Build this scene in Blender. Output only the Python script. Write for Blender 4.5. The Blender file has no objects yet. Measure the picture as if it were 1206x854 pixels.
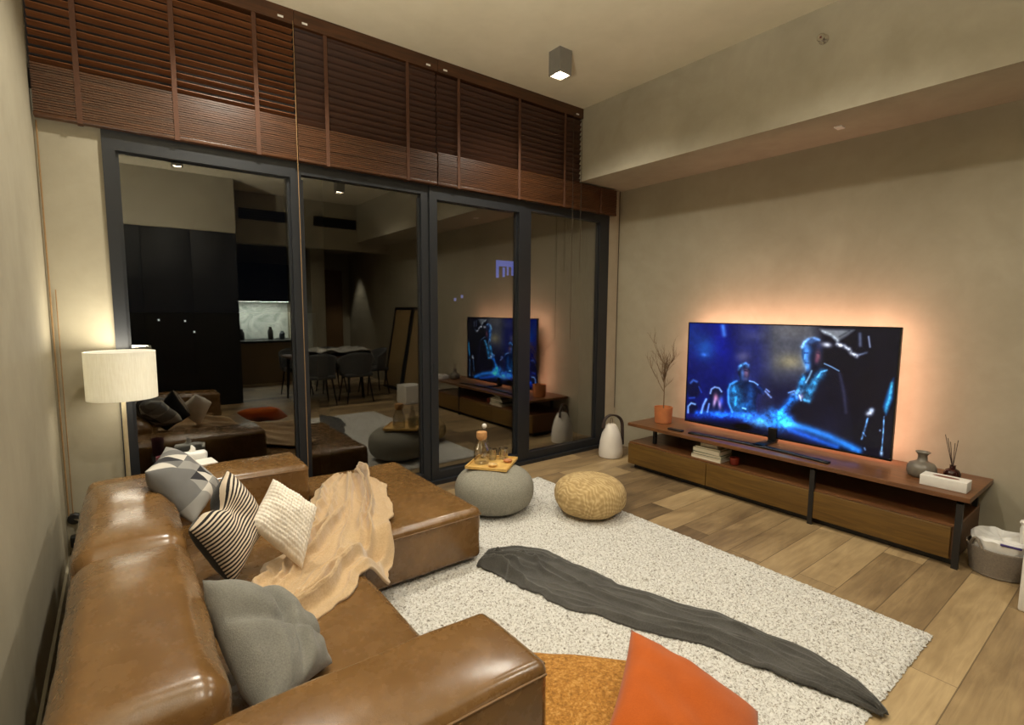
import bpy, bmesh, math, random
import numpy as np
from mathutils import Vector, Matrix, noise
random.seed(4)
S = bpy.context.scene
COL = S.collection
PI = math.pi

# ------------------------------------------------------------------ helpers
def lin(c):
    return tuple(((v/255)/12.92 if v/255 <= .04045 else ((v/255+.055)/1.055)**2.4) for v in c)

class NT:
    """small node-tree builder"""
    def __init__(s, name):
        s.m = bpy.data.materials.new(name); s.m.use_nodes = True
        s.t = s.m.node_tree; s.n = s.t.nodes; s.l = s.t.links
        s.b = s.n['Principled BSDF']; s.out = s.n['Material Output']
    def node(s, typ, **kw):
        n = s.n.new(typ)
        for k, v in kw.items():
            setattr(n, k, v)
        return n
    def link(s, a, b): s.l.new(a, b)
    def math(s, op, a, b=None, c=None):
        n = s.n.new('ShaderNodeMath'); n.operation = op
        for i, v in enumerate((a, b, c)):
            if v is None: continue
            if isinstance(v, (int, float)): n.inputs[i].default_value = v
            else: s.l.new(v, n.inputs[i])
        return n.outputs[0]
    def coord(s, which='Object', scale=(1,1,1), rot=(0,0,0)):
        tc = s.n.new('ShaderNodeTexCoord'); mp = s.n.new('ShaderNodeMapping')
        mp.inputs['Scale'].default_value = scale; mp.inputs['Rotation'].default_value = rot
        s.l.new(tc.outputs[which], mp.inputs['Vector']); return mp.outputs[0]
    def noise(s, vec, scale, detail=4, rough=.55, dist=0):
        n = s.n.new('ShaderNodeTexNoise'); n.inputs['Scale'].default_value = scale
        n.inputs['Detail'].default_value = detail; n.inputs['Roughness'].default_value = rough
        n.inputs['Distortion'].default_value = dist
        s.l.new(vec, n.inputs['Vector']); return n.outputs[0]
    def ramp(s, fac, stops, interp='LINEAR'):
        r = s.n.new('ShaderNodeValToRGB'); r.color_ramp.interpolation = interp
        e = r.color_ramp.elements
        while len(e) < len(stops): e.new(.5)
        for i, (p, c) in enumerate(stops):
            e[i].position = p; e[i].color = (*c, 1)
        s.l.new(fac, r.inputs[0]); return r.outputs[0]
    def bump(s, h, strength=.3, dist=.01, normal=None):
        b = s.n.new('ShaderNodeBump'); b.inputs['Strength'].default_value = strength
        b.inputs['Distance'].default_value = dist
        s.l.new(h, b.inputs['Height'])
        if normal is not None: s.l.new(normal, b.inputs['Normal'])
        s.l.new(b.outputs[0], s.b.inputs['Normal']); return b.outputs[0]
    def set(s, **kw):
        for k, v in kw.items(): s.b.inputs[k.replace('_', ' ')].default_value = v

def mat(name, col, rough=.5, var=.15, scale=12, bump=0, bscale=80, metal=0, stretch=(1,1,1), spec=None, sheen=0):
    """plain surface: a base colour with soft procedural variation"""
    t = NT(name); c = lin(col)
    v = t.coord('Object', stretch)
    f = t.noise(v, scale, 5)
    lo = tuple(x*(1-var) for x in c); hi = tuple(min(1, x*(1+var)) for x in c)
    t.link(t.ramp(f, [(.3, lo), (.7, hi)]), t.b.inputs['Base Color'])
    t.set(Roughness=rough, Metallic=metal)
    if spec is not None: t.b.inputs['Specular IOR Level'].default_value = spec
    if sheen: t.b.inputs['Sheen Weight'].default_value = sheen
    if bump: t.bump(t.noise(v, bscale, 3), bump, .004)
    return t.m

def emit(name, col, strength):
    t = NT(name)
    t.b.inputs['Base Color'].default_value = (*lin(col), 1)
    t.b.inputs['Emission Color'].default_value = (*lin(col), 1)
    t.b.inputs['Emission Strength'].default_value = strength
    return t.m

class MB:
    def __init__(s): s.v = []; s.f = []; s.uv = {}
    def quadbox(s, P):
        i = len(s.v); s.v += [tuple(p) for p in P]
        s.f += [(i,i+3,i+2,i+1),(i+4,i+5,i+6,i+7),(i,i+1,i+5,i+4),(i+1,i+2,i+6,i+5),(i+2,i+3,i+7,i+6),(i+3,i,i+4,i+7)]
    def box(s, x0, x1, y0, y1, z0, z1, rot=None, piv=None):
        P = [Vector(p) for p in ((x0,y0,z0),(x1,y0,z0),(x1,y1,z0),(x0,y1,z0),(x0,y0,z1),(x1,y0,z1),(x1,y1,z1),(x0,y1,z1))]
        if rot is not None:
            c = Vector(piv) if piv else sum(P, Vector())/8
            P = [c + rot @ (p-c) for p in P]
        s.quadbox(P); return s
    def rbox(s, x0, x1, y0, y1, z0, z1, r=.03, seg=4, n=6, crown=(0,0,0), wr=0, ws=6, seed=0, fn=None, rot=None, piv=None):
        """rounded box with crowned faces and wrinkles"""
        c = Vector(((x0+x1)/2, (y0+y1)/2, (z0+z1)/2)); h = ((x1-x0)/2, (y1-y0)/2, (z1-z0)/2)
        r = min(r, min(h)*.98)
        ax = []
        for k in range(3):
            a = [-h[k] + r*(1-math.cos(j*PI/2/seg)) for j in range(seg)]
            inner = h[k]-r
            m = max(1, n if not isinstance(n, (tuple, list)) else n[k])
            a = [-h[k]+r*(1-math.tan((1-j/seg)*PI/4)) for j in range(seg)] + [-inner + 2*inner*j/m for j in range(m+1)]
            a += [h[k]-r*(1-math.tan((j+1)/seg*PI/4)) for j in range(seg)]
            ax.append(a)
        idx = {}; base = len(s.v)
        def vid(i, j, k):
            key = (i, j, k)
            if key in idx: return idx[key]
            p = Vector((ax[0][i], ax[1][j], ax[2][k]))
            q = Vector([max(-(h[a]-r), min(h[a]-r, p[a])) for a in range(3)])
            d = p-q; nrm = d.normalized() if d.length > 1e-9 else Vector((0,0,1))
            o = q + nrm*r
            u = [p[a]/h[a] for a in range(3)]
            for a in range(3):
                b1, b2 = (a+1) % 3, (a+2) % 3
                o[a] += crown[a]*nrm[a]*(1-u[b1]**2)*(1-u[b2]**2)
            w = c+o
            if wr:
                w += nrm*wr*noise.noise(w*ws+Vector((seed*7.1, seed, 0))) + nrm*wr*.45*noise.noise(w*ws*2.6+Vector((0, seed*3.3, 1)))
            if fn: w = fn(w, nrm)
            if rot is not None:
                pv = Vector(piv) if piv else c
                w = pv + rot @ (w-pv)
            idx[key] = len(s.v); s.v.append(tuple(w)); return idx[key]
        N = [len(a)-1 for a in ax]
        for i in range(N[0]):
            for j in range(N[1]):
                s.f.append((vid(i,j,0), vid(i,j+1,0), vid(i+1,j+1,0), vid(i+1,j,0)))
                s.f.append((vid(i,j,N[2]), vid(i+1,j,N[2]), vid(i+1,j+1,N[2]), vid(i,j+1,N[2])))
        for i in range(N[0]):
            for k in range(N[2]):
                s.f.append((vid(i,0,k), vid(i+1,0,k), vid(i+1,0,k+1), vid(i,0,k+1)))
                s.f.append((vid(i,N[1],k), vid(i,N[1],k+1), vid(i+1,N[1],k+1), vid(i+1,N[1],k)))
        for j in range(N[1]):
            for k in range(N[2]):
                s.f.append((vid(0,j,k), vid(0,j,k+1), vid(0,j+1,k+1), vid(0,j+1,k)))
                s.f.append((vid(N[0],j,k), vid(N[0],j+1,k), vid(N[0],j+1,k+1), vid(N[0],j,k+1)))
        return s
    def tube(s, pts, r, n=8, cap=True, closed=False):
        pts = [Vector(p) for p in pts]; m = len(pts); base = len(s.v)
        rr = r if isinstance(r, (list, tuple)) else [r]*m
        up = None
        for i, p in enumerate(pts):
            if closed: t = (pts[(i+1) % m]-pts[i-1]).normalized()
            else: t = (pts[min(i+1, m-1)]-pts[max(i-1, 0)]).normalized()
            if up is None:
                up = Vector((0,0,1)) if abs(t.z) < .9 else Vector((1,0,0))
            a = (up - t*up.dot(t)).normalized(); b = t.cross(a); up = a
            for k in range(n):
                w = 2*PI*k/n
                s.v.append(tuple(p + (a*math.cos(w)+b*math.sin(w))*rr[i]))
        for i in range(m if closed else m-1):
            for k in range(n):
                i2 = (i+1) % m
                s.f.append((base+i*n+k, base+i*n+(k+1) % n, base+i2*n+(k+1) % n, base+i2*n+k))
        if cap and not closed:
            s.f.append(tuple(base+k for k in reversed(range(n))))
            s.f.append(tuple(base+(m-1)*n+k for k in range(n)))
        return s
    def lathe(s, cx, cy, prof, n=32, fn=None, cap0=True, cap1=True):
        base = len(s.v); m = len(prof)
        for (r, z) in prof:
            for k in range(n):
                w = 2*PI*k/n
                p = Vector((cx+r*math.cos(w), cy+r*math.sin(w), z))
                if fn: p = fn(p, w, r, z)
                s.v.append(tuple(p))
        for i in range(m-1):
            for k in range(n):
                s.f.append((base+i*n+k, base+i*n+(k+1) % n, base+(i+1)*n+(k+1) % n, base+(i+1)*n+k))
        if cap0: s.f.append(tuple(base+k for k in reversed(range(n))))
        if cap1: s.f.append(tuple(base+(m-1)*n+k for k in range(n)))
        return s
    def grid(s, nu, nv, fn, uv=False, flip=False):
        base = len(s.v)
        for j in range(nv+1):
            for i in range(nu+1):
                s.v.append(tuple(fn(i/nu, j/nv)))
                s.uv[len(s.v)-1] = (i/nu, j/nv)
        for j in range(nv):
            for i in range(nu):
                q = (base+j*(nu+1)+i, base+j*(nu+1)+i+1, base+(j+1)*(nu+1)+i+1, base+(j+1)*(nu+1)+i)
                s.f.append(q[::-1] if flip else q)
        return s
    def xf(s, R, t):
        s.v = [tuple(R @ Vector(v)+Vector(t)) for v in s.v]; return s
    def build(s, name, m, parent=None, smooth=True, origin=None, angle=40):
        me = bpy.data.meshes.new(name)
        V = np.array(s.v, dtype=float)
        if parent is None:
            o0 = np.array(origin) if origin is not None else np.array([(V[:,0].min()+V[:,0].max())/2, (V[:,1].min()+V[:,1].max())/2, V[:,2].min()])
        else:
            o0 = np.zeros(3); p = parent
            while p is not None: o0 = o0 + np.array(p.location); p = p.parent
        V = V - o0
        me.from_pydata([tuple(v) for v in V], [], s.f)
        if s.uv:
            ul = me.uv_layers.new(name='UVMap')
            for lp in me.loops:
                ul.data[lp.index].uv = s.uv.get(lp.vertex_index, (0,0))
        me.materials.append(m)
        if smooth:
            me.shade_smooth()
            try: me.set_sharp_from_angle(angle=math.radians(angle))
            except Exception: pass
        ob = bpy.data.objects.new(name, me); COL.objects.link(ob)
        if parent is None: ob.location = tuple(o0)
        else: ob.parent = parent
        return ob

def tag(o, label=None, cat=None, group=None, kind=None):
    if label: o['label'] = label
    if cat: o['category'] = cat
    if group: o['group'] = group
    if kind: o['kind'] = kind
    return o
def thing(name, loc, label, cat, group=None):
    o = bpy.data.objects.new(name, None); COL.objects.link(o); o.location = loc
    o.empty_display_size = .05
    return tag(o, label, cat, group)
def struct(name, mb, m, parent=None, smooth=False):
    o = mb.build(name, m, parent, smooth=smooth)
    if parent is None: o['kind'] = 'structure'
    return o
def copy_tree(o, parent=None):
    c = o.copy(); COL.objects.link(c)
    if parent is not None: c.parent = parent
    for ch in list(o.children): copy_tree(ch, c)
    return c
def rotz(a): return Matrix.Rotation(a, 3, 'Z')

# ------------------------------------------------------------------ materials
def plaster(name, c0, c1, c2, rough=.75):
    t = NT(name); v = t.coord('Object')
    a = t.noise(v, 1.6, 6, .6, .6); b = t.noise(v, 7, 5, .6, .3)
    f = t.math('ADD', t.math('MULTIPLY', a, .7), t.math('MULTIPLY', b, .3))
    t.link(t.ramp(f, [(.32, lin(c0)), (.5, lin(c1)), (.68, lin(c2))]), t.b.inputs['Base Color'])
    t.set(Roughness=rough); t.b.inputs['Specular IOR Level'].default_value = .25
    t.bump(t.noise(v, 14, 6, .65), .12, .01)
    return t.m
M_wall = plaster('limewash_wall', (150,142,122), (158,150,130), (166,158,138))
M_ceil = plaster('limewash_ceiling', (213,203,177), (219,209,183), (225,215,190))

M_beam = plaster('limewash_beam', (156,148,128), (166,158,138), (176,168,148))

def floor_mat():
    t = NT('wood_plank_floor')
    tc = t.node('ShaderNodeTexCoord'); sep = t.node('ShaderNodeSeparateXYZ')
    geo = t.node('ShaderNodeNewGeometry')
    t.link(geo.outputs['Position'], sep.inputs[0])
    X, Y = sep.outputs[0], sep.outputs[1]
    yr = t.math('DIVIDE', t.math('SUBTRACT', Y, .027), .2)
    row = t.math('FLOOR', yr)
    wn = t.node('ShaderNodeTexWhiteNoise', noise_dimensions='1D'); t.link(row, wn.inputs['W'])
    xs = t.math('DIVIDE', t.math('ADD', X, t.math('MULTIPLY', wn.outputs['Value'], 1.3)), 1.25)
    colm = t.math('FLOOR', xs)
    cv = t.node('ShaderNodeCombineXYZ'); t.link(row, cv.inputs[0]); t.link(colm, cv.inputs[1])
    w2 = t.node('ShaderNodeTexWhiteNoise', noise_dimensions='2D'); t.link(cv.outputs[0], w2.inputs['Vector'])
    # grain: stretched noise, shifted per plank
    gv = t.node('ShaderNodeCombineXYZ')
    t.link(t.math('MULTIPLY', X, 1.3), gv.inputs[0]); t.link(t.math('MULTIPLY', Y, 14), gv.inputs[1])
    t.link(t.math('MULTIPLY', w2.outputs['Value'], 31), gv.inputs[2])
    g = t.noise(gv.outputs[0], 2.2, 7, .62, 1.0)
    gv2 = t.node('ShaderNodeCombineXYZ')
    t.link(X, gv2.inputs[0]); t.link(t.math('MULTIPLY', Y, 2.5), gv2.inputs[1]); t.link(t.math('MULTIPLY', w2.outputs['Value'], 17), gv2.inputs[2])
    g2 = t.noise(gv2.outputs[0], 2.3, 3, .5, .5)
    f = t.math('ADD', t.math('MULTIPLY', w2.outputs['Value'], .5), t.math('ADD', t.math('MULTIPLY', g, .5), t.math('MULTIPLY', t.math('SUBTRACT', g2, .52), .65)))
    base = t.ramp(f, [(.14, lin((92,74,53))), (.4, lin((134,111,79))), (.6, lin((161,136,98))), (.86, lin((192,166,124)))])
    fy = t.math('FRACT', yr); fx = t.math('FRACT', xs)
    ey = t.math('LESS_THAN', t.math('MINIMUM', fy, t.math('SUBTRACT', 1, fy)), .012)
    ex = t.math('LESS_THAN', t.math('MINIMUM', fx, t.math('SUBTRACT', 1, fx)), .0016)
    e = t.math('MAXIMUM', ey, ex)
    mx = t.node('ShaderNodeMix', data_type='RGBA'); t.link(t.math('MULTIPLY', e, .6), mx.inputs['Factor'])
    t.link(base, mx.inputs['A']); mx.inputs['B'].default_value = (*lin((60,44,30)), 1)
    t.link(mx.outputs['Result'], t.b.inputs['Base Color'])
    t.link(t.math('ADD', t.math('MULTIPLY', g, .2), .38), t.b.inputs['Roughness'])
    t.bump(t.math('SUBTRACT', g, t.math('MULTIPLY', e, 1.5)), .15, .003)
    return t.m
M_floor = floor_mat()

def wood(name, c0, c1, rough=.4, axis=0, scale=3, bump=.05):
    t = NT(name)
    sc = [14, 14, 14]; sc[axis] = 1.0
    v = t.coord('Object', tuple(sc))
    g = t.noise(v, scale, 6, .6, .8)
    t.link(t.ramp(g, [(.3, lin(c0)), (.7, lin(c1))]), t.b.inputs['Base Color'])
    t.set(Roughness=rough); t.bump(g, bump, .003)
    return t.m
M_blind = wood('stained_blind_wood', (52,30,15), (84,50,27), .34, 0)
M_blind_dark = wood('dark_blind_wood', (44,24,12), (68,38,20), .5, 0)
M_slat = wood('lightened_slat_wood', (92,54,30), (134,84,50), .34, 0)  # blind wood made lighter in colour to replace missing light on slat undersides
M_tape = mat('brown_ladder_tape', (78,46,25), .8, .1, 60)
M_cab = wood('walnut_cabinet_front', (86,60,22), (114,84,33), .45, 1)
M_slab = wood('walnut_slab', (90,56,32), (122,80,46), .35, 1)
M_cabin = wood('walnut_shelf_inside', (78,50,28), (104,68,38), .5, 1)
M_black = mat('black_powder_steel', (26,24,24), .45, .1, 30)
M_frame = mat('anthracite_aluminium_frame', (30,32,36), .42, .06, 20)

def leather():
    t = NT('cognac_leather'); v = t.coord('Object')
    a = t.noise(v, 2.6, 6, .6, .5); b = t.noise(v, 17, 4, .6)
    f = t.math('ADD', t.math('MULTIPLY', a, .75), t.math('MULTIPLY', b, .25))
    t.link(t.ramp(f, [(.3, lin((98,69,36))), (.5, lin((115,83,45))), (.72, lin((134,99,57)))]), t.b.inputs['Base Color'])
    t.link(t.math('ADD', t.math('MULTIPLY', b, .2), .17), t.b.inputs['Roughness'])
    vor = t.node('ShaderNodeTexVoronoi'); vor.inputs['Scale'].default_value = 260
    t.link(v, vor.inputs['Vector'])
    cr = t.noise(t.coord('Object', (1,1,1)), 7, 2, .45, .8)
    t.bump(t.math('ADD', t.math('MULTIPLY', vor.outputs['Distance'], .10), cr), .10, .012)
    t.b.inputs['Coat Weight'].default_value = .35; t.b.inputs['Coat Roughness'].default_value = .22
    return t.m
M_leather = leather()
M_seam = mat('leather_piping', (116,84,46), .4, .12, 30)

def fabric(name, c0, c1, scale=220, rough=.9, bump=.4, sheen=.2):
    t = NT(name); v = t.coord('Object')
    n = t.noise(v, scale, 3, .6); b = t.noise(v, 8, 4)
    f = t.math('ADD', t.math('MULTIPLY', n, .6), t.math('MULTIPLY', b, .4))
    t.link(t.ramp(f, [(.35, lin(c0)), (.65, lin(c1))]), t.b.inputs['Base Color'])
    t.set(Roughness=rough); t.b.inputs['Sheen Weight'].default_value = sheen
    t.b.inputs['Specular IOR Level'].default_value = .15
    t.bump(n, bump, .003)
    return t.m
M_grey = fabric('grey_linen', (104,102,96), (132,130,122))
M_knit_white = fabric('white_knit', (226,216,202), (242,234,222), 160, .95, .3)
M_beige = fabric('beige_fleece', (180,150,112), (202,174,136), 140, .95, .5, .4)
M_dgrey = fabric('charcoal_fleece', (62,60,57), (88,86,82), 160, .95, .5, .3)
M_orange = fabric('burnt_orange_cotton', (170,80,24), (188,92,30), 300, .85, .25)
def boucle():
    t = NT('mustard_boucle'); v = t.coord('Object')
    vor = t.node('ShaderNodeTexVoronoi'); vor.inputs['Scale'].default_value = 90; t.link(v, vor.inputs['Vector'])
    n = t.noise(v, 62, 5, .75)
    t.link(t.ramp(n, [(.34, lin((140,92,34))), (.52, lin((190,132,56))), (.68, lin((222,172,98)))]), t.b.inputs['Base Color'])
    t.set(Roughness=.95); t.bump(t.math('ADD', vor.outputs['Distance'], n), .8, .008)
    return t.m
M_mustard = boucle()
def stripes():
    t = NT('black_and_cream_stripe'); tc = t.node('ShaderNodeTexCoord'); sep = t.node('ShaderNodeSeparateXYZ')
    t.link(tc.outputs['UV'], sep.inputs[0])
    nz = t.noise(tc.outputs['UV'], 60, 2)
    f = t.math('FRACT', t.math('ADD', t.math('MULTIPLY', sep.outputs[1], 19), t.math('MULTIPLY', nz, .12)))
    t.link(t.ramp(f, [(0, lin((34,27,27))), (.5, lin((222,206,186)))], 'CONSTANT'), t.b.inputs['Base Color'])
    t.set(Roughness=.9); t.bump(nz, .3, .003); return t.m
M_stripe = stripes()
def patchwork():
    t = NT('grey_triangle_patchwork'); tc = t.node('ShaderNodeTexCoord'); sep = t.node('ShaderNodeSeparateXYZ')
    t.link(tc.outputs['UV'], sep.inputs[0])
    u = t.math('MULTIPLY', sep.outputs[0], 4); v = t.math('MULTIPLY', sep.outputs[1], 4)
    tri = t.math('GREATER_THAN', t.math('ADD', t.math('FRACT', u), t.math('FRACT', v)), 1)
    c = t.node('ShaderNodeCombineXYZ')
    t.link(t.math('FLOOR', u), c.inputs[0]); t.link(t.math('FLOOR', v), c.inputs[1]); t.link(tri, c.inputs[2])
    w = t.node('ShaderNodeTexWhiteNoise', noise_dimensions='3D'); t.link(c.outputs[0], w.inputs['Vector'])
    col = t.ramp(w.outputs['Value'], [(0, lin((44,43,48))), (.14, lin((112,111,110))), (.42, lin((150,148,144))), (.72, lin((210,204,194)))], 'CONSTANT')
    t.link(col, t.b.inputs['Base Color']); t.set(Roughness=.9)
    t.bump(t.noise(t.coord('Object'), 240, 3), .3, .003); return t.m
M_patch = patchwork()
def rugmat():
    t = NT('shaggy_fleck_wool'); v = t.coord('Object')
    n = t.noise(v, 88, 3, .65, .8); n2 = t.noise(v, 190, 3, .6)
    f = t.math('ADD', t.math('MULTIPLY', n, .75), t.math('MULTIPLY', n2, .25))
    t.link(t.ramp(f, [(.34, lin((96,90,82))), (.42, lin((164,158,148))), (.5, lin((212,209,203))), (.7, lin((232,231,227)))]), t.b.inputs['Base Color'])
    t.set(Roughness=.95); t.b.inputs['Specular IOR Level'].default_value = .1
    t.bump(f, .5, .008); return t.m
M_rug = rugmat()
def poufknit():
    t = NT('grey_knit_cord'); tc = t.node('ShaderNodeTexCoord'); v = t.coord('Object')
    n = t.noise(v, 150, 3)
    t.link(t.ramp(n, [(.3, lin((124,120,108))), (.7, lin((158,154,140)))]), t.b.inputs['Base Color'])
    t.set(Roughness=.95); t.bump(n, .4, .004); return t.m
M_pouf = poufknit()
def jute():
    t = NT('wound_jute_twine'); v = t.coord('Object')
    w = t.node('ShaderNodeTexWave'); w.inputs['Scale'].default_value = 13; w.inputs['Distortion'].default_value = 16
    w.inputs['Detail'].default_value = 3; w.inputs['Detail Scale'].default_value = .7
    t.link(v, w.inputs['Vector'])
    w2 = t.node('ShaderNodeTexWave'); w2.inputs['Scale'].default_value = 9; w2.inputs['Distortion'].default_value = 20
    w2.inputs['Detail Scale'].default_value = .5; w2.bands_direction = 'Z'
    t.link(v, w2.inputs['Vector'])
    f = t.math('ADD', t.math('MULTIPLY', w.outputs['Fac'], .4), t.math('ADD', t.math('MULTIPLY', w2.outputs['Fac'], .3), t.math('MULTIPLY', t.noise(v, 40, 4), .3)))
    t.link(t.ramp(f, [(.25, lin((168,140,94))), (.55, lin((188,160,110))), (.8, lin((204,178,130)))]), t.b.inputs['Base Color'])
    t.set(Roughness=.9); t.bump(f, .5, .006); return t.m
M_jute = jute()

def window_glass():
    """tinted coated pane: partly mirrors the lit room, partly lets the night through"""
    t = NT('coated_window_glass')
    tr = t.node('ShaderNodeBsdfTransparent'); tr.inputs[0].default_value = (.88,.9,.9,1)
    gl = t.node('ShaderNodeBsdfGlossy'); gl.inputs['Roughness'].default_value = 0.0; gl.inputs[0].default_value = (1,.97,.92,1)
    fr = t.node('ShaderNodeLayerWeight'); fr.inputs[0].default_value = .5
    mx = t.node('ShaderNodeMixShader')
    t.link(t.math('MINIMUM', t.math('ADD', t.math('MULTIPLY', t.math('POWER', fr.outputs['Facing'], 2), 1.7), .10), 1), mx.inputs[0])
    t.link(tr.outputs[0], mx.inputs[1]); t.link(gl.outputs[0], mx.inputs[2])
    t.link(mx.outputs[0], t.out.inputs['Surface']); return t.m
M_glass = window_glass()
def clear_glass(name='clear_drinking_glass', tint=(.88,.88,.86)):
    t = NT(name)
    tr = t.node('ShaderNodeBsdfTransparent'); tr.inputs[0].default_value = (*tint, 1)
    gl = t.node('ShaderNodeBsdfGlossy'); gl.inputs['Roughness'].default_value = .03
    lw = t.node('ShaderNodeLayerWeight'); lw.inputs[0].default_value = .35
    mx = t.node('ShaderNodeMixShader')
    t.link(t.math('ADD', t.math('MULTIPLY', lw.outputs['Facing'], .75), .17), mx.inputs[0])
    t.link(tr.outputs[0], mx.inputs[1]); t.link(gl.outputs[0], mx.inputs[2])
    t.link(mx.outputs[0], t.out.inputs['Surface']); return t.m
M_clear = clear_glass()
M_film = clear_glass('thin_plastic_film', (.8,.8,.78))
M_white = mat('white_matte', (226,222,214), .6, .04, 20)
M_plastic = mat('white_plastic_bag', (226,224,220), .35, .06, 14)
M_cork = mat('cork', (190,140,88), .9, .2, 90, .4)
M_bamboo = wood('bamboo', (206,160,84), (230,190,112), .45, 0)
M_terra = mat('terracotta', (186,112,64), .85, .12, 14, .15)
M_twig = mat('dry_twig', (112,88,62), .9, .2, 40)
M_stone = mat('glazed_grey_ceramic', (112,104,92), .35, .2, 22)
M_amber = mat('dark_amber_glass', (52,22,16), .15, .15, 10)
M_reed = mat('dark_reeds', (58,44,36), .9, .1, 40)
M_basket = mat('taupe_felt_weave', (126,116,104), .95, .15, 120, .6, 160)
M_chrome = mat('brushed_chrome', (190,186,178), .25, .05, 20, metal=1)
M_brass = mat('cream_lacquered_steel', (196,182,150), .35, .05, 30, metal=.4)
M_cord = mat('beige_cord', (142,112,74), .9, .1, 60)
M_darkcord = mat('dark_cord', (60,48,36), .9, .1, 60)
M_strap = mat('dark_leather_strap', (52,38,32), .6, .15, 40)
M_blackgloss = mat('matte_black_laminate', (9,9,9), .55, .1, 12)
M_tvblack = mat('black_bezel_plastic', (10,10,12), .35, .05, 20)

# ------------------------------------------------------------------ room shell
XL, XR, YW, YB, ZC = -.30, 4.42, 3.84, -4.40, 3.48
struct('floor', MB().box(XL-.1, XR+.1, YB-.1, 3.95, -.1, 0), M_floor)
struct('ceiling', MB().box(XL-.1, XR+.1, YB-.1, 3.98, ZC, ZC+.1), M_ceil)
struct('wall_left', MB().box(XL-.1, XL, YB, 3.98, 0, ZC), M_wall)
struct('wall_right', MB().box(XR, XR+.1, YB, 3.98, 0, ZC), M_wall)
struct('wall_back', MB().box(XL, XR, YB-.1, YB, 0, ZC), M_wall)
struct('wall_front', MB().box(XL, -.015, YW, 3.98, 0, 2.52).box(4.25, XR, YW, 3.98, 0, 2.52).box(XL, XR, YW, 3.98, 2.52, 2.66).box(3.70, XR, YW, 3.98, 2.66, ZC), M_wall)
struct('trim_1', MB().box(3.765, XR, YB, YW, 2.79, ZC), M_beam)           # dropped beam along the television wall
struct('baseboard_left', MB().box(XL, XL+.012, -1.2, YW, 0, .07), M_wall)
struct('trim_2', MB().box(1.55, XR, -2.3, -2.1, 2.62, ZC), M_wall)       # bulkhead that carries the air vents
struct('wall_kitchen', MB().box(3.02, 3.28, YB, -2.6, 0, ZC), M_wall)

# sliding door frames and panes
BZ = .105; HZ = 2.405
for i, (a, b) in enumerate(((.045, 1.0), (1.075, 2.005), (2.145, 3.01), (3.16, 4.11))):
    L = (-.015, 1.0375, 2.075, 3.085)[i]; R = (1.0375, 2.075, 3.085, 4.25)[i]
    yo = (0, .012, 0, .012)[i]
    f = MB()
    f.box(L, a, 3.822+yo, 3.90, 0, 2.52).box(b, R, 3.822+yo, 3.90, 0, 2.52)
    f.box(a, b, 3.822+yo, 3.90, HZ+.03*(i % 2), 2.52).box(a, b, 3.822+yo, 3.90, 0, BZ)
    f.box(a, a+.016, 3.85, 3.885, BZ, HZ).box(b-.016, b, 3.85, 3.885, BZ, HZ)
    if i in (0, 2): f.box(a-.045, a-.03, 3.816, 3.83, .9, 1.05)
    w = struct('window_%d' % (i+1), f, M_frame)
    MB().box(a, b, 3.866, 3.874, BZ, HZ+.03*(i % 2)).build('glass_pane', M_glass, w, smooth=False)
struct('trim_5', MB().box(XL, 3.70, 3.87, 3.93, 2.66, ZC), mat('night_dark_board', (26,17,11), .8, .1, 8))   # added dark board in place of the unlit high window behind the blinds
struct('trim_3', MB().box(-.015, 4.25, 3.79, 3.822, 0, .035), M_frame)   # floor track

# ------------------------------------------------------------------ venetian blinds
def blind(name, label, x0, x1, xs1, tilt, ztop_stack, tapes, pitch, cordx, sm_=None):
    t = thing('wooden_blind', ((x0+x1)/2, 3.805, 2.5), label, 'blind', 'wooden blinds over the sliding doors')
    yc = 3.805
    MB().box(x0, x1, 3.768, 3.838, 3.385, ZC-.001).build('headrail', M_blind, t, smooth=False)
    sl = MB(); z = ztop_stack+.03
    while z < 3.385:
        sl.box(x0+.004, x1-.004, yc-.025, yc+.025, z-.0016, z+.0016, rot=Matrix.Rotation(tilt, 3, 'X')); z += pitch
    sl.build('slats', sm_ or M_blind_dark, t, smooth=False)
    st = MB(); z = 2.535
    while z < ztop_stack:
        dy = random.uniform(-.003, .003)
        st.box(x0+.004, xs1-.004, yc-.026+dy, yc+.026+dy, z, z+.0105); z += .0132
    st.build('stacked_slats', M_blind, t, smooth=False)
    MB().rbox(x0+.002, xs1-.002, yc-.027, yc+.027, 2.512, 2.534, r=.004, seg=2, n=1).build('bottom_rail', M_blind, t)
    for x in tapes:
        top = 3.385 if x < x1 else ztop_stack
        MB().box(x-.013, x+.013, yc-.031, yc-.029, 2.508, top).box(x-.013, x+.013, yc+.028, yc+.03, 2.508, top).build('ladder_tape', M_tape, t, smooth=False)
    for x in (x0+.05, x1-.10):
        MB().box(x, x+.035, 3.764, 3.768, 3.405, 3.417).build('mounting_clip', M_white, t, smooth=False)
    for (x, zb, m_) in cordx:
        MB().tube([(x, yc-.05, 3.40), (x+.001, yc-.052, (3.4+zb)/2), (x, yc-.05, zb)], .0024, 6).build('pull_cord', m_, t)
    return t
blind('a', 'wooden blind at the left with open tilted slats above the corner pane', -.292, 1.0435, 1.0435, math.radians(-13), 2.775, (-.10, .35, .80), .0455, ((1.035, .35, M_cord),), M_slat)
blind('b', 'middle wooden blind with slats closed above the second pane', 1.0465, 2.1295, 2.1295, math.radians(-52), 2.75, (1.25, 1.87), .0465, ())
blind('c', 'wooden blind at the right with closed slats and lower stack reaching under the beam', 2.1325, 3.7645, 4.30, math.radians(-52), 2.76, (2.33, 2.97, 3.53, 4.05), .0465, ((3.62, 1.2, M_darkcord), (3.735, 1.9, M_darkcord)))
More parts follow.
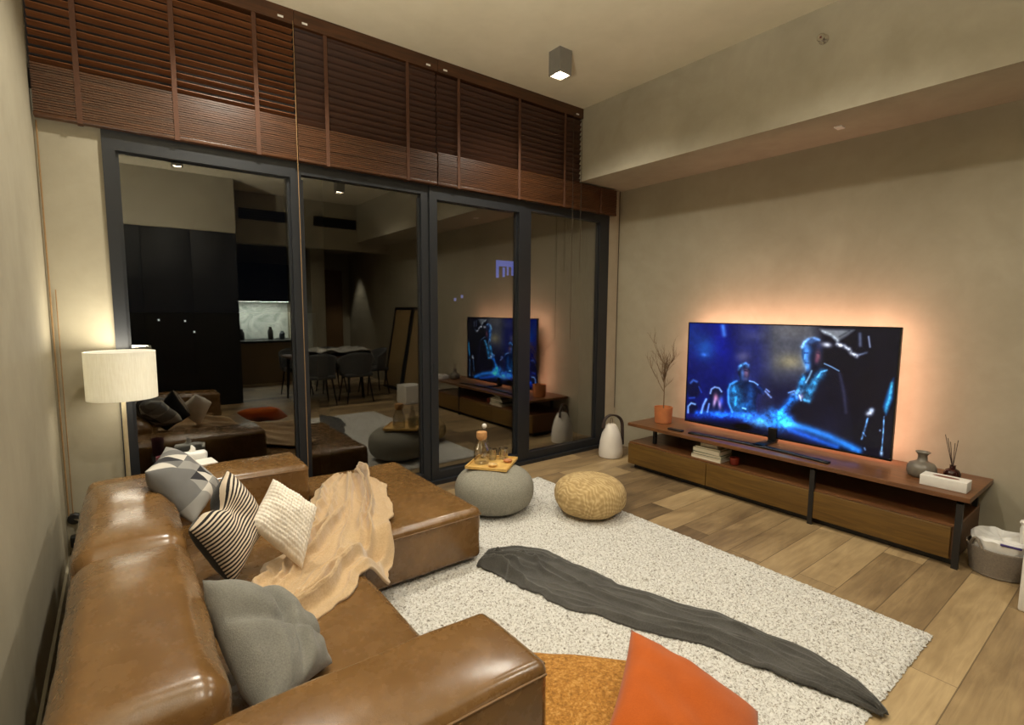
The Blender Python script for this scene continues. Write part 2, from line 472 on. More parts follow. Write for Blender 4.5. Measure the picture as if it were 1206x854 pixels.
o = MB().tube([(4.405, 3.83, 2.79), (4.405, 3.832, 1.5), (4.405, 3.83, .42)], .003, 6).build('power_cord', M_darkcord)
tag(o, 'thin dark cord running down the corner beside the television wall', 'cord')
o = MB().tube([(-.285, 3.828, 2.50), (-.287, 3.829, 1.4), (-.285, 3.828, .30)], .004, 6).tube([(-.262, 3.828, 1.6), (-.264, 3.829, 1.0), (-.266, 3.828, .30)], .0025, 6).build('power_cord', M_cord)
tag(o, 'beige cord dropping down the left wall corner to the plugs', 'cord')

# ------------------------------------------------------------------ leather sofa
sofa = thing('leather_sofa', (.3, 2.25, 0), 'low cognac leather sofa with boxy arms along the left wall', 'sofa')
LW = dict(wr=.006, ws=5)
def arm(y0, y1, seed):
    MB().rbox(-.175, .868, y0, y1, .04, .572, r=.034, seg=5, n=(14,6,8), crown=(.012, .008, .022), seed=seed, **LW).build('armrest', M_leather, sofa, angle=180)
arm(.95, 1.27, 1); arm(3.13, 3.50, 2)
def sag(w, n):
    return w
def backc(y0, y1, seed):
    def fn(w, n):
        k = max(0, (w.z-.35)/.3)
        w = w.copy(); w.x += .012*math.sin(k*2.2)*(1 if n.x > 0 else 0)
        return w
    MB().rbox(-.172, .150, y0, y1, .05, .655, r=.065, seg=6, n=(4,16,9), crown=(.02, .012, .03), seed=seed, wr=.011, ws=3.6, fn=fn).build('backrest', M_leather, sofa, angle=180)
backc(1.252, 2.205, 3); backc(2.20, 3.13, 4)
MB().rbox(.12, .80, 1.272, 2.21, .19, .368, r=.05, seg=5, n=(12,14,3), crown=(.012, .004, .012), seed=5, **LW).build('seat_cushion', M_leather, sofa, angle=180)
MB().rbox(.12, .862, 2.205, 3.128, .19, .368, r=.05, seg=5, n=(12,14,3), crown=(.006, .004, .010), seed=6, **LW).build('seat_cushion', M_leather, sofa, angle=180)
MB().rbox(.10, .785, 1.272, 3.128, .04, .20, r=.02, seg=3, n=(3,3,2)).build('seat_base', M_leather, sofa, angle=180)
# stitched seams
for yy in (.953, 3.133):
    MB().tube([(x, yy-.004, .540+.012*(1-((x-.35)/.52)**2)) for x in np.linspace(-.14, .85, 14)], .0035, 6).build('seam', M_seam, sofa)
MB().tube([(.874, y, .540) for y in np.linspace(.985, 1.235, 6)], .0035, 6).build('seam', M_seam, sofa)
MB().tube([(-.170, y, .585) for y in np.linspace(1.30, 3.10, 20)], .0035, 6).build('seam', M_seam, sofa)
MB().tube([(.166+.006*math.sin(y*3), y, .565) for y in np.linspace(1.32, 2.17, 10)], .0028, 6).build('seam', M_seam, sofa)

ott = thing('leather_ottoman', (1.24, 3.0, 0), 'square cognac leather ottoman in front of the sofa by the glass doors', 'ottoman')
MB().rbox(.905, 1.642, 2.42, 3.60, .04, .345, r=.036, seg=5, n=(12,16,6), crown=(.008, .008, .018), seed=9, **LW).build('upholstery', M_leather, ott, angle=180)
sm = MB(); zz = .305
sm.tube([(x, 2.414-.004*(1-((x-1.24)/.4)**2), zz) for x in np.linspace(.94, 1.61, 14)] + [(1.640, 2.43, zz)] + [(1.647, y, zz) for y in np.linspace(2.46, 3.56, 14)], .003, 6)
sm.build('seam', M_seam, ott)
ft = MB()
for (x, y) in ((.97,2.5),(1.57,2.5),(.97,3.52),(1.57,3.52)):
    MB().lathe(x, y, [(.022, .02), (.024, .045)], 12).build('foot', M_black, ott)

# ------------------------------------------------------------------ pillows
def pillow(name, corners, thick, m, label, cat='pillow', n=36, rel=None, chop=None, pin=.06, seed=0, back=None):
    """corners TL, TR, BR, BL; a plump pillow with pinched edges"""
    TL, TR, BR, BL = [Vector(c) for c in corners]
    nrm = ((TR-TL).cross(BL-TL)).normalized()
    if nrm.dot(Vector((0,0,1.5))-TL) < 0: nrm = -nrm
    flip = ((TR-TL).cross(TL-BL)).dot(nrm) > 0
    def P(u, v, side):
        a, b = 2*u-1, 2*v-1
        # edges bow inwards between the corners
        u2 = .5+.5*a*(1-pin*(1-b*b)); v2 = .5+.5*b*(1-pin*(1-a*a))
        if chop and v > .5:
            v2 -= chop*math.exp(-(a/.28)**2)*((v-.5)/.5)**2
        p = (BL*(1-u2)+BR*u2)*(1-v2)+(TL*(1-u2)+TR*u2)*v2
        h = max(0, (1-a**4)*(1-b**4))**.55*thick/2*(1-.25*(a*a+b*b)/2)
        if chop: h *= 1-.45*math.exp(-(a/.22)**2)*max(0, v-.35)/.65
        w = noise.noise(Vector((u*3.1+seed, v*3.3, seed*2.7)))*.012 + noise.noise(Vector((u*7+seed, v*7, 3+seed)))*.005
        h += w*min(1, h/(thick*.2))
        if rel and side > 0: h += rel(u, v)*min(1, h/(thick*.15))
        return p+nrm*h*side
    mb = MB()
    mb.grid(n, n, lambda u, v: P(u, v, 1), flip=not flip)
    mb.grid(n, n, lambda u, v: P(u, v, -1), flip=flip)
    # weld the rim
    o = mb.build(name, m, angle=180)
    if back:
        o.data.materials.append(back)
        for p_ in o.data.polygons:
            if p_.index >= n*n: p_.material_index = 1
    bm = bmesh.new(); bm.from_mesh(o.data); bmesh.ops.remove_doubles(bm, verts=bm.verts, dist=.0006); bm.normal_update(); bm.to_mesh(o.data); bm.free()
    return tag(o, label, cat)
bob = lambda u, v: .006*abs(math.sin(u*PI*15))*abs(math.sin(v*PI*17))
pillow('throw_pillow', [(.06,2.76,.775), (.16,3.09,.80), (.375,2.91,.60), (.225,2.66,.525)], .15, M_patch, 'pillow in grey, white and black triangle patchwork slumped over the sofa back', seed=1)
pillow('throw_pillow', [(.175,2.28,.645), (.345,2.49,.80), (.475,2.42,.55), (.305,2.22,.40)], .20, M_stripe, 'black and cream striped pillow leaning on the sofa back', chop=.20, seed=2, back=fabric('black_cotton', (16,14,14), (24,22,22)))
pillow('throw_pillow', [(.385,2.31,.60), (.52,2.45,.735), (.658,2.27,.625), (.565,2.19,.40)], .12, M_knit_white, 'white bobble knit pillow on top of the beige throw', n=90, rel=bob, seed=3, pin=.04)
pillow('throw_pillow', [(.165,1.79,.66), (.375,1.91,.485), (.475,1.53,.40), (.25,1.33,.45)], .19, M_grey, 'plain grey linen pillow slumped in the near corner of the sofa', chop=.10, seed=4, n=60, rel=lambda u, v: -.030*math.exp(-((u-.52-.25*(v-.5))/.05)**2)*(1-abs(2*v-1)**3)-.022*math.exp(-((v-.42+.5*(u-.5))/.06)**2)+.012*noise.noise(Vector((u*5, v*5, 8))))
pillow('floor_cushion', [(1.24,1.60,.075), (1.68,1.16,.075), (1.30,.78,.075), (.90,1.20,.075)], .12, M_mustard, 'mustard boucle floor cushion on the rug beside the near sofa arm', 'cushion', pin=.02, seed=5)
pillow('throw_pillow', [(1.48,1.175,.30), (1.69,.785,.12), (1.28,.54,.10), (1.07,.93,.26)], .15, M_orange, 'burnt orange pillow propped on the mustard floor cushion', seed=6, pin=.04)

# ------------------------------------------------------------------ rug
def make_rug():
    x0, x1, y0, y1 = .55, 2.935, .585, 3.42
    nu, nv = 400, 470
    def fn(u, v):
        x = x0+(x1-x0)*u; y = y0+(y1-y0)*v
        e = min(u*(x1-x0), (1-u)*(x1-x0), v*(y1-y0), (1-v)*(y1-y0))
        jx = noise.noise(Vector((x*60, y*60, 2)))*.006; jy = noise.noise(Vector((x*60, y*60, 9)))*.006
        z = .012+.010*noise.noise(Vector((x*75, y*75, 0)))+.004*noise.noise(Vector((x*6, y*6, 4)))
        if e < .02: z *= e/.02*.8+.1
        return (x+jx*(1 if e > 0.001 else 2.2), y+jy*(1 if e > .001 else 2.2), max(.002, z+.004))
    o = MB().grid(nu, nv, fn).build('shag_rug', M_rug, angle=180)
    tag(o, 'off-white shaggy rug with dark flecks on the plank floor', 'rug')
make_rug()

# ------------------------------------------------------------------ throws
def sm(x): x = max(0, min(1, x)); return x*x*(3-2*x)
def polyline(pts):
    pts = [Vector(p) for p in pts]
    def ev(t):
        k = t*(len(pts)-1); i = min(int(k), len(pts)-2); f = k-i
        p0, p1, p2, p3 = pts[max(i-1,0)], pts[i], pts[i+1], pts[min(i+2, len(pts)-1)]
        return .5*((2*p1)+(p2-p0)*f+(2*p0-5*p1+4*p2-p3)*f*f+(3*p1-p0-3*p2+p3)*f**3)
    return ev
def ridged(q): return 1-abs(noise.noise(q))*2
def cloth(name, path, base, fold, m, label, nu=110, nv=220, thick=.012):
    """path: (x, y, half width) stations; base(x,y)=support height; fold(u,v)=height of the gathers"""
    ev = polyline(path)
    def top(u, v):
        c = ev(v); d = ev(min(1, v+.01))-ev(max(0, v-.01)); d.z = 0
        d = d.normalized() if d.length > 1e-6 else Vector((0,1,0)); nrm = Vector((-d.y, d.x, 0))
        s_ = 2*u-1
        s_ *= 1+.22*noise.noise(Vector((0 if u < .5 else 9, v*11, 5)))+.07*noise.noise(Vector((0 if u < .5 else 9, v*31, 6)))
        p = Vector((c.x, c.y, 0))+nrm*s_*c.z
        z = base(p.x, p.y)+fold(u, v)
        return Vector((p.x, p.y, z))
    o = MB().grid(nu, nv, top).build(name, m, angle=180)
    bm = bmesh.new(); bm.from_mesh(o.data)
    bm.normal_update()
    if sum(f.normal.z for f in bm.faces) < 0: bmesh.ops.reverse_faces(bm, faces=bm.faces)
    bm.to_mesh(o.data); bm.free()
    md = o.modifiers.new('thickness', 'SOLIDIFY'); md.thickness = thick; md.offset = -1
    return tag(o, label, 'blanket')
def bag_base(x, y):
    # ottoman / sofa seat, falling off the ottoman's front edge
    z = .378
    if x > .80:
        f = sm((2.44-y)/.14)*sm((x-.80)/.16)
        z = .378*(1-f)+.22*f
    return z
def make_folds(n, seed, amp, wid, drift, fr):
    r = random.Random(seed)
    F = [((k+.5+r.uniform(-.3,.3))/n, wid*r.uniform(.6,1.35), amp*r.uniform(.45,1.25), r.uniform(0,50), r.uniform(0,50)) for k in range(n)]
    def f(u, v):
        h = 0
        for (c, w, a, o1, o2) in F:
            cc = c+drift*noise.noise(Vector((v*fr, o1, 0)))+drift*.3*noise.noise(Vector((v*fr*3, o1, 7)))
            aa = a*max(0, min(1.3, .62+1.1*noise.noise(Vector((v*fr*1.3, o2, 3)))))
            x = (u-cc)/w
            h += aa/(math.cosh(max(-20, min(20, x*1.6)))**2)
        return h
    return f
FA = make_folds(7, 5, .074, .055, .16, 2.2); FB = make_folds(9, 8, .013, .028, .22, 3.5)
def fold1(u, v):
    e = sm(min(1, min(u, 1-u)/.16))**.8*min(1, (v+.01)/.07)**.5*min(1, (1.01-v)/.04)**.5
    bun = 1+.25*math.exp(-((v-.12)/.10)**2)
    return .012+e*(FA(u, v)+FB(u, v)+.005*noise.noise(Vector((u*7, v*9, 1))))*bun
cloth('throw_blanket', [(1.20,3.36,.10), (1.10,3.08,.20), (1.0,2.80,.22), (.88,2.54,.235), (.75,2.33,.235), (.58,2.13,.215), (.44,2.0,.20), (.28,1.95,.17)], bag_base, fold1, M_beige, 'crumpled beige fleece throw trailing from the ottoman across the sofa seat')
FC = make_folds(4, 21, .027, .075, .14, 3.0); FD = make_folds(6, 23, .011, .035, .26, 6.0)
def fold2(u, v):
    e = min(1, min(u, 1-u)/.10)**.5*min(1, min(v, 1-v)/.03)**.5
    k = 1+1.1*math.exp(-((v-.07)/.09)**2)
    return .012+e*(FC(u, v)+FD(u, v)*k+.006*noise.noise(Vector((u*5, v*16, 1))))*k
cloth('throw_blanket', [(1.66,2.44,.11), (1.80,2.24,.20), (1.86,2.0,.20), (1.90,1.75,.19), (2.02,1.45,.155), (2.14,1.15,.14), (2.19,.90,.13), (2.20,.70,.09), (2.17,.55,.02)], lambda x, y: .016, fold2, M_dgrey, 'long charcoal throw crumpled in a strip across the shaggy rug', nu=80, nv=300)

# ------------------------------------------------------------------ poufs and tray
def pouf_profile(r, h, z0, base=.6):
    pr = []
    for k in range(33):
        a = -PI/2+PI*k/32
        c = abs(math.cos(a))**.62; s_ = math.copysign(abs(math.sin(a))**.9, math.sin(a))
        pr.append((max(.004, r*c), z0+h/2*(1+s_)))
    return pr
def knit(p, w, r, z):
    k = .0035*abs(math.sin(w*48))
    d = Vector((math.cos(w), math.sin(w), 0))
    return p+d*(k if r > .05 else 0)+Vector((0,0,.002*math.sin(w*48) if r > .05 else 0))
GX, GY = 2.175, 3.04
o = MB().lathe(GX, GY, pouf_profile(.292, .325, .012), 192, fn=knit).build('knitted_pouf', M_pouf, angle=180)
tag(o, 'round grey knitted pouf carrying the bamboo tray', 'pouf')
JX, JY = 2.70, 2.56
def lumpy(p, w, r, z):
    return p+Vector((math.cos(w), math.sin(w), 0))*(.008*noise.noise(Vector((math.cos(w)*2, math.sin(w)*2, z*6))))
o = MB().lathe(JX, JY, pouf_profile(.262, .28, .012), 96, fn=lumpy).build('jute_pouf', M_jute, angle=180)
tag(o, 'round straw-coloured twine pouf on the rug near the television cabinet', 'pouf')

TZ = .338; QX, QY = 2.20, 3.105; tp = (QX, QY, TZ)
tray = thing('serving_tray', tp, 'bamboo serving tray on top of the grey knitted pouf', 'tray')
Rt = rotz(math.radians(38)); HX, HY = .168, .160
MB().rbox(QX-HX, QX+HX, QY-HY, QY+HY, TZ, TZ+.010, r=.004, seg=2, n=2, rot=Rt, piv=tp).build('tray_base', M_bamboo, tray)
rim = MB()
for (a,b,c,d) in ((-HX,HX,-HY,-HY+.01),(-HX,HX,HY-.01,HY),(-HX,-HX+.01,-HY+.01,HY-.01),(HX-.01,HX,-HY+.01,HY-.01)):
    rim.rbox(QX+a, QX+b, QY+c, QY+d, TZ+.009, TZ+.022, r=.003, seg=2, n=1, rot=Rt, piv=tp)
rim.build('tray_rim', M_bamboo, tray)
def tpos(dx, dy): v = Rt @ Vector((dx, dy, 0)); return QX+v.x, QY+v.y
z = TZ+.0105
x, y = tpos(-.025, .075)
car = thing('glass_carafe', (x, y, z), 'clear glass carafe with a cork stopper on the bamboo tray', 'carafe')
MB().lathe(x, y, [(.054,z),(.059,z+.012),(.060,z+.09),(.056,z+.115),(.038,z+.15),(.034,z+.18),(.036,z+.20)], 36, cap1=False).build('carafe_body', M_clear, car)
MB().lathe(x, y, [(.031,z+.18),(.040,z+.201),(.040,z+.235),(.037,z+.24)], 24).build('stopper', M_cork, car)
x, y = tpos(.112, .098)
bt = thing('glass_bottle', (x, y, z), 'slim clear bottle with a white ball stopper behind the cork carafe', 'bottle')
MB().lathe(x, y, [(.03,z),(.033,z+.008),(.033,z+.12),(.016,z+.18),(.013,z+.235)], 28, cap1=False).build('bottle_body', M_clear, bt)
MB().lathe(x, y, [(.012,z+.235)]+[(max(.001,.019*math.cos(a)), z+.254+.019*math.sin(a)) for a in np.linspace(-PI/2*.8, PI/2, 12)], 20).build('ball_stopper', M_white, bt)
for (dx, dy, lb) in ((.085, .025, 'clear tumbler nearer the carafe on the bamboo tray'), (.125, -.055, 'clear tumbler at the far right end of the bamboo tray')):
    x, y = tpos(dx, dy)
    o = MB().lathe(x, y, [(.031,z),(.034,z+.004),(.037,z+.085),(.035,z+.085),(.031,z+.008),(.001,z+.008)], 28, cap1=False).build('drinking_glass', M_clear)
    tag(o, lb, 'glass', 'tumblers on the bamboo tray')
for (dx, dy, lb) in ((.045, -.11, 'small red-brown snack bowl at the right front of the bamboo tray'), (-.09, -.03, 'small pale snack bowl at the left front of the bamboo tray')):
    x, y = tpos(dx, dy)
    o = MB().lathe(x, y, [(.018,z),(.03,z+.006),(.036,z+.018),(.033,z+.018),(.026,z+.009),(.001,z+.006)], 24, cap1=False).build('snack_bowl', mat('snack_bowl_glaze', (186,124,80) if dx > 0 else (214,180,120), .4, .2, 60))
    tag(o, lb, 'bowl', 'snack bowls on the bamboo tray')

# ------------------------------------------------------------------ floor lamp + side table behind the far arm
LX, LY = .002, 3.64
M_bulb = emit('warm_bulb', (255, 214, 160), 12)
def shade_mat():
    t = NT('linen_lamp_shade'); v = t.coord('Object', (1,1,1))
    w = t.node('ShaderNodeTexWave'); w.bands_direction = 'Z'; w.inputs['Scale'].default_value = 60; t.link(v, w.inputs['Vector'])
    n = t.noise(t.coord('Object', (60,60,4)), 3, 3)
    d = t.node('ShaderNodeBsdfDiffuse'); tl = t.node('ShaderNodeBsdfTranslucent'); mx = t.node('ShaderNodeMixShader')
    c = t.ramp(t.math('ADD', t.math('MULTIPLY', n, .7), t.math('MULTIPLY', w.outputs['Fac'], .3)), [(.3, lin((232,228,216))), (.7, lin((250,248,240)))])
    t.link(c, d.inputs[0]); t.link(c, tl.inputs[0]); mx.inputs[0].default_value = .12
    t.link(d.outputs[0], mx.inputs[1]); t.link(tl.outputs[0], mx.inputs[2]); t.link(mx.outputs[0], t.out.inputs['Surface'])
    return t.m
lamp = thing('floor_lamp', (LX, LY, 0), 'floor lamp with a glowing cream drum shade behind the sofa corner', 'lamp')
MB().lathe(LX, LY, [(.13,0),(.13,.012),(.12,.02),(.02,.024)], 40).build('lamp_base', M_brass, lamp)
MB().lathe(LX, LY, [(.011,.02),(.011,1.015)], 16).build('pole', M_brass, lamp)
MB().lathe(LX, LY, [(.160,0.990),(.166,0.990),(.166,1.257),(.160,1.257),(.160,0.990)], 64, cap0=False, cap1=False).build('lamp_shade', shade_mat(), lamp, angle=30)
sp = MB()
for k in range(3):
    a = k*2*PI/3
    sp.tube([(LX, LY, 1.025), (LX+.161*math.cos(a), LY+.161*math.sin(a), 1.045)], .002, 6)
sp.lathe(LX, LY, [(.018,1.005),(.018,1.045)], 16)
sp.build('shade_carrier', M_brass, lamp)
MB().lathe(LX, LY, [(.012,1.045),(.022,1.065),(.024,1.080),(.016,1.095),(.002,1.101)], 20).build('bulb', M_bulb, lamp)
MB().lathe(LX, LY, [(.157,1.251),(.157,1.254),(.002,1.254)], 48, cap0=True, cap1=False).build('top_diffuser', M_white, lamp)
MB().lathe(LX, LY, [(.157,0.997),(.157,0.994),(.014,0.994)], 48, cap0=False, cap1=False).build('bottom_diffuser', M_white, lamp)

stb = thing('side_table', (.28, 3.66, 0), 'small black side table between the sofa arm and the glass', 'side table')
MB().rbox(.13, .44, 3.535, 3.785, .495, .515, r=.004, seg=2, n=1).build('table_top', M_blackgloss, stb)
for (x, y) in ((.15,3.555),(.42,3.555),(.15,3.765),(.42,3.765)):
    MB().box(x-.01, x+.01, y-.01, y+.01, 0, .495).build('leg', M_blackgloss, stb, smooth=False)
bk = MB().rbox(.26, .44, 3.56, 3.70, .516, .556, r=.006, seg=2, n=1, rot=rotz(.12)).build('paper_box', M_white)
tag(bk, 'flat white paper box on the black side table behind the sofa arm', 'box')
o = MB().lathe(.17, 3.60, [(.03,.516),(.034,.53),(.036,.63),(.033,.63),(.03,.53),(.001,.525)], 24, cap1=False).build('cup', mat('plum_ceramic', (104,58,66), .4, .1, 20))
tag(o, 'plum coloured cup beside the white paper box on the side table', 'cup')
ts = thing('tissue_pack', (.33, 3.74, .516), 'clear wrapped tissue pack behind the white box on the side table', 'tissue pack')
MB().rbox(.25, .41, 3.715, 3.78, .516, .60, r=.02, seg=3, n=4, wr=.006, ws=20).build('pack', M_plastic, ts)
MB().tube([(.33,3.747,.598),(.335,3.745,.62),(.327,3.75,.64)], [.02,.014,.004], 8).build('tissue', M_white, ts)

# plugs on the left wall corner
pl = thing('wall_plug', (-.262, 3.84, .28), 'dark round plug with a chrome stem low in the left corner', 'plug')
MB().lathe(0, 0, [(.001,0),(.032,0),(.032,.018),(.026,.024),(.001,.024)], 24, cap0=False, cap1=False).xf(Matrix.Rotation(PI/2, 3, 'X'), (-.262, 3.84, .28)).build('plug_plate', M_black, pl)
MB().tube([(-.262,3.818,.28),(-.22,3.76,.278),(-.19,3.70,.275)], .007, 8).build('chrome_stem', M_chrome, pl)
pl = thing('wall_plug', (-.262, 3.84, .15), 'black square adapter plug below the chrome one in the corner', 'plug')
MB().rbox(-.285,-.238, 3.785,3.838, .12,.185, r=.008, seg=3, n=2).build('plug_body', M_black, pl)
MB().tube([(-.24,3.80,.17),(-.20,3.79,.172),(-.19,3.75,.15)], .004, 6).build('plug_cord', M_black, pl)

# ------------------------------------------------------------------ lantern in the corner
CX, CY = 3.985, 3.50
lan = thing('lantern', (CX, CY, 0), 'white bell shaped lantern lamp with a dark strap on the floor', 'lantern')
MB().lathe(CX, CY, [(.104,.002),(.118,.006),(.124,.03),(.122,.08),(.113,.16),(.095,.24),(.070,.30),(.050,.335),(.04,.342),(.02,.345)], 48).build('lantern_body', mat('frosted_white_plastic', (224,216,206), .45, .03, 10), lan)
hp = [(CX+.120, CY-.05, .12), (CX+.124, CY-.045, .20), (CX+.126, CY-.042, .26)]
for k in range(25):
    a = PI*k/24
    hp.append((CX+.124*math.cos(a)*(1 if a < PI/2 else .62), CY-.04*math.cos(a), .30+.135*math.sin(a)**.8 ))
st = MB()
def strap(pts, w, t_):
    m = len(pts)
    def fn(u, v):
        i = min(int(v*(m-1)), m-2); f = v*(m-1)-i
        p = Vector(pts[i]).lerp(Vector(pts[i+1]), f)
        return p+Vector((-.3,1,0)).normalized()*(u-.5)*w
    return fn
st.grid(4, 60, strap(hp, .03, .004))
so = st.build('strap_handle', M_strap, lan)
md = so.modifiers.new('thickness', 'SOLIDIFY'); md.thickness = .016; md.offset = 0
MB().tube([(CX-.02, CY, .34), (CX-.012, CY, .40), (CX, CY, .405), (CX+.012, CY, .40), (CX+.02, CY, .34)], .003, 8).build('wire_loop', M_chrome, lan)

# ------------------------------------------------------------------ television cabinet
Y0, Y1 = .675, 3.15
FX = 3.83
tv_c = thing('television_cabinet', (4.1, (Y0+Y1)/2, 0), 'long low walnut television cabinet with an open shelf and black brackets', 'cabinet')
MB().box(FX+.02, 4.40, Y0+.03, Y1-.01, .045, .245).build('cabinet_body', M_cabin, tv_c, smooth=False)
MB().box(FX+.06, 4.38, Y0+.05, Y1-.04, .0, .045).build('plinth', M_black, tv_c, smooth=False)
for (a, b) in ((.73, 1.485), (1.515, 2.32), (2.326, 3.145)):
    MB().rbox(FX, FX+.0195, a, b, .05, .243, r=.003, seg=2, n=1).build('drawer_front', M_cab, tv_c)
MB().box(FX+.01, 4.40, Y0+.03, Y1-.01, .2455, .26).build('shelf', M_slab, tv_c, smooth=False)
MB().rbox(FX-.012, 4.41, Y0-.02, Y1, .412, .442, r=.003, seg=2, n=1).build('top_slab', M_slab, tv_c)
for yy in (1.50, .70):
    MB().box(FX-.004, FX+.02, yy-.016, yy+.016, 0, .411).box(FX-.004, 4.35, yy-.016, yy+.016, .395, .411).build('bracket', M_black, tv_c, smooth=False)
for (xx, yy) in ((3.95, 2.93), (4.33, 2.93), (4.33, 1.5), (4.33, .72)):
    MB().box(xx-.014, xx+.014, yy-.014, yy+.014, .261, .411).build('post', M_black, tv_c, smooth=False)

# ------------------------------------------------------------------ television
TY0, TY1, TZ0, TZ1, TX = 1.15, 2.785, .475, 1.403, 4.20
tele = thing('television', (TX, (TY0+TY1)/2, .443), 'large flat television showing blue-lit figures with an orange glow behind', 'television')
MB().rbox(TX+.004, TX+.03, TY0, TY1, TZ0, TZ1, r=.004, seg=2, n=1).box(TX+.03, TX+.06, 1.5, 2.45, .55, 1.1).build('tv_body', M_tvblack, tele)
bz = MB(); b_ = .009
bz.box(TX-.002, TX+.004, TY0, TY1, TZ0, TZ0+b_+.004).box(TX-.002, TX+.004, TY0, TY1, TZ1-b_, TZ1)
bz.box(TX-.002, TX+.004, TY0, TY0+b_, TZ0, TZ1).box(TX-.002, TX+.004, TY1-b_, TY1, TZ0, TZ1)
bz.build('bezel', M_tvblack, tele, smooth=False)

def tv_picture():
    nu, nv = 440, 248
    o = MB().grid(nu, nv, lambda u, v: (TX+.0035, TY1-b_-(TY1-TY0-2*b_)*u, TZ0+b_+.004+(TZ1-TZ0-2*b_-.004)*v)).build('screen', None or M_tvblack, tele, smooth=False)
    # picture is drawn in a plane where the screen's corners are these four points
    UV = np.array([(0,1),(1,1),(1,0),(0,0)], float); XY = np.array([(62,45),(1142,70),(1070,737),(28,540)], float)
    A = []; B = []
    for (u, v), (x, y) in zip(UV, XY):
        A.append([u,v,1,0,0,0,-u*x,-v*x]); B.append(x); A.append([0,0,0,u,v,1,-u*y,-v*y]); B.append(y)
    h = np.linalg.solve(np.array(A), np.array(B)); Hm = np.append(h, 1).reshape(3,3)
    g = np.array([(i/nu, j/nv, 1) for j in range(nv+1) for i in range(nu+1)]) @ Hm.T
    X, Y = g[:,0]/g[:,2], g[:,1]/g[:,2]
    img = np.zeros((len(X), 3))
    def sstep(d, w): return np.clip(.5-d/w, 0, 1)
    def put(a, col):
        nonlocal img
        img = img*(1-a[:,None])+np.array(col, float)*a[:,None]
    def ell(cx, cy, rx, ry, col, soft=10, ang=0, op=1):
        c, s_ = math.cos(ang), math.sin(ang); dx, dy = X-cx, Y-cy
        d = np.sqrt(((c*dx+s_*dy)/rx)**2+((-s_*dx+c*dy)/ry)**2)-1
        put(sstep(d*min(rx, ry), soft)*op, col)
    def segd(p, q):
        px, py = X-p[0], Y-p[1]; bx, by = q[0]-p[0], q[1]-p[1]
        t = np.clip((px*bx+py*by)/(bx*bx+by*by+1e-9), 0, 1)
        return np.hypot(px-bx*t, py-by*t)
    def poly(P, col, soft=8, op=1):
        d = np.full(len(X), 1e9); ins = np.zeros(len(X), bool)
        for i in range(len(P)):
            p, q = P[i], P[(i+1) % len(P)]
            d = np.minimum(d, segd(p, q))
            if p[1] != q[1]:
                cond = ((p[1] > Y) != (q[1] > Y)) & (X < (q[0]-p[0])*(Y-p[1])/(q[1]-p[1])+p[0])
                ins ^= cond
        put(sstep(np.where(ins, -d, d), soft)*op, col)
    def line(P, w, col, soft=5, op=1):
        w, soft, op = w*.7, soft*1.9, op*.85
        d = np.full(len(X), 1e9)
        for i in range(len(P)-1): d = np.minimum(d, segd(P[i], P[i+1]))
        put(sstep(d-w, soft)*op, col)
    fb = np.array([noise.fractal(Vector((x*.012, y*.012, 2)), .7, 2.1, 6) for x, y in zip(X, Y)])
    fc = np.array([noise.fractal(Vector((x*.045, y*.045, 5)), .7, 2.1, 4) for x, y in zip(X, Y)])
    tex = np.clip(1+.55*fc+.3*fb, .2, 2)
    def glow(P, w, col, op=1, t=0):
        nonlocal img
        d = np.full(len(X), 1e9)
        if len(P) == 1: d = np.hypot(X-P[0][0], Y-P[0][1])
        for i in range(len(P)-1): d = np.minimum(d, segd(P[i], P[i+1]))
        a = np.exp(-(d/w)**2)*op*(tex if t else 1)
        img = img+np.array(col, float)*a[:,None]
    def gell(cx, cy, rx, ry, col, ang=0, op=1, t=0):
        nonlocal img
        c, s_ = math.cos(ang), math.sin(ang); dx, dy = X-cx, Y-cy
        a = np.exp(-(((c*dx+s_*dy)/rx)**2+((-s_*dx+c*dy)/ry)**2))*op*(tex if t else 1)
        img = img+np.array(col, float)*a[:,None]
    # backdrop
    img[:] = (10, 18, 92)
    poly([(300,0),(470,0),(470,800),(300,800)], (30,36,96), 60)
    poly([(450,0),(800,0),(760,800),(450,800)], (72,74,86), 90)
    poly([(430,330),(800,330),(800,800),(430,800)], (16,20,54), 130)
    poly([(720,0),(1300,0),(1300,900),(700,900)], (7,8,22), 80)
    gell(140,175,50,60,(14,52,66)); gell(60,100,60,80,(6,22,30)); glow([(232,60),(238,105)],12,(46,86,96))
    gell(135,208,18,10,(30,50,70),0,1,1); gell(220,150,50,120,(2,4,40))
    gell(330,215,36,24,(46,40,26)); gell(400,110,60,26,(24,24,20)); gell(572,240,62,38,(70,60,24)); gell(600,80,90,40,(22,20,14))
    # small figures at the left edge
    ell(70,380,36,48,(8,12,50),16); glow([(58,352),(72,338),(90,346)],6,(40,70,120)); glow([(100,372),(112,400)],4,(20,40,90))
    ell(62,478,26,32,(8,12,46),12); glow([(40,505),(42,472),(58,456),(78,462)],5,(110,150,190)); glow([(50,430),(75,428)],5,(24,44,90))
    ell(188,408,36,40,(12,16,48),12); poly([(105,512),(128,446),(160,425),(212,428),(230,505)],(14,20,62),12)
    glow([(158,405),(164,384),(182,373),(204,378),(216,396)],5,(120,150,200)); glow([(108,505),(120,466),(136,436)],6,(110,150,210)); glow([(140,500),(150,460)],5,(90,120,180))
    gell(186,425,12,20,(150,90,100)); gell(178,452,8,22,(150,120,140),.2); gell(204,462,8,22,(130,100,130),-.1); gell(214,440,10,26,(40,60,130))
    # seated man, left
    poly([(246,372),(262,354),(298,340),(318,346),(352,344),(382,342),(418,362),(440,388),(428,412),(404,404),(392,440),(392,500),(268,505),(250,470)],(9,18,50),8)
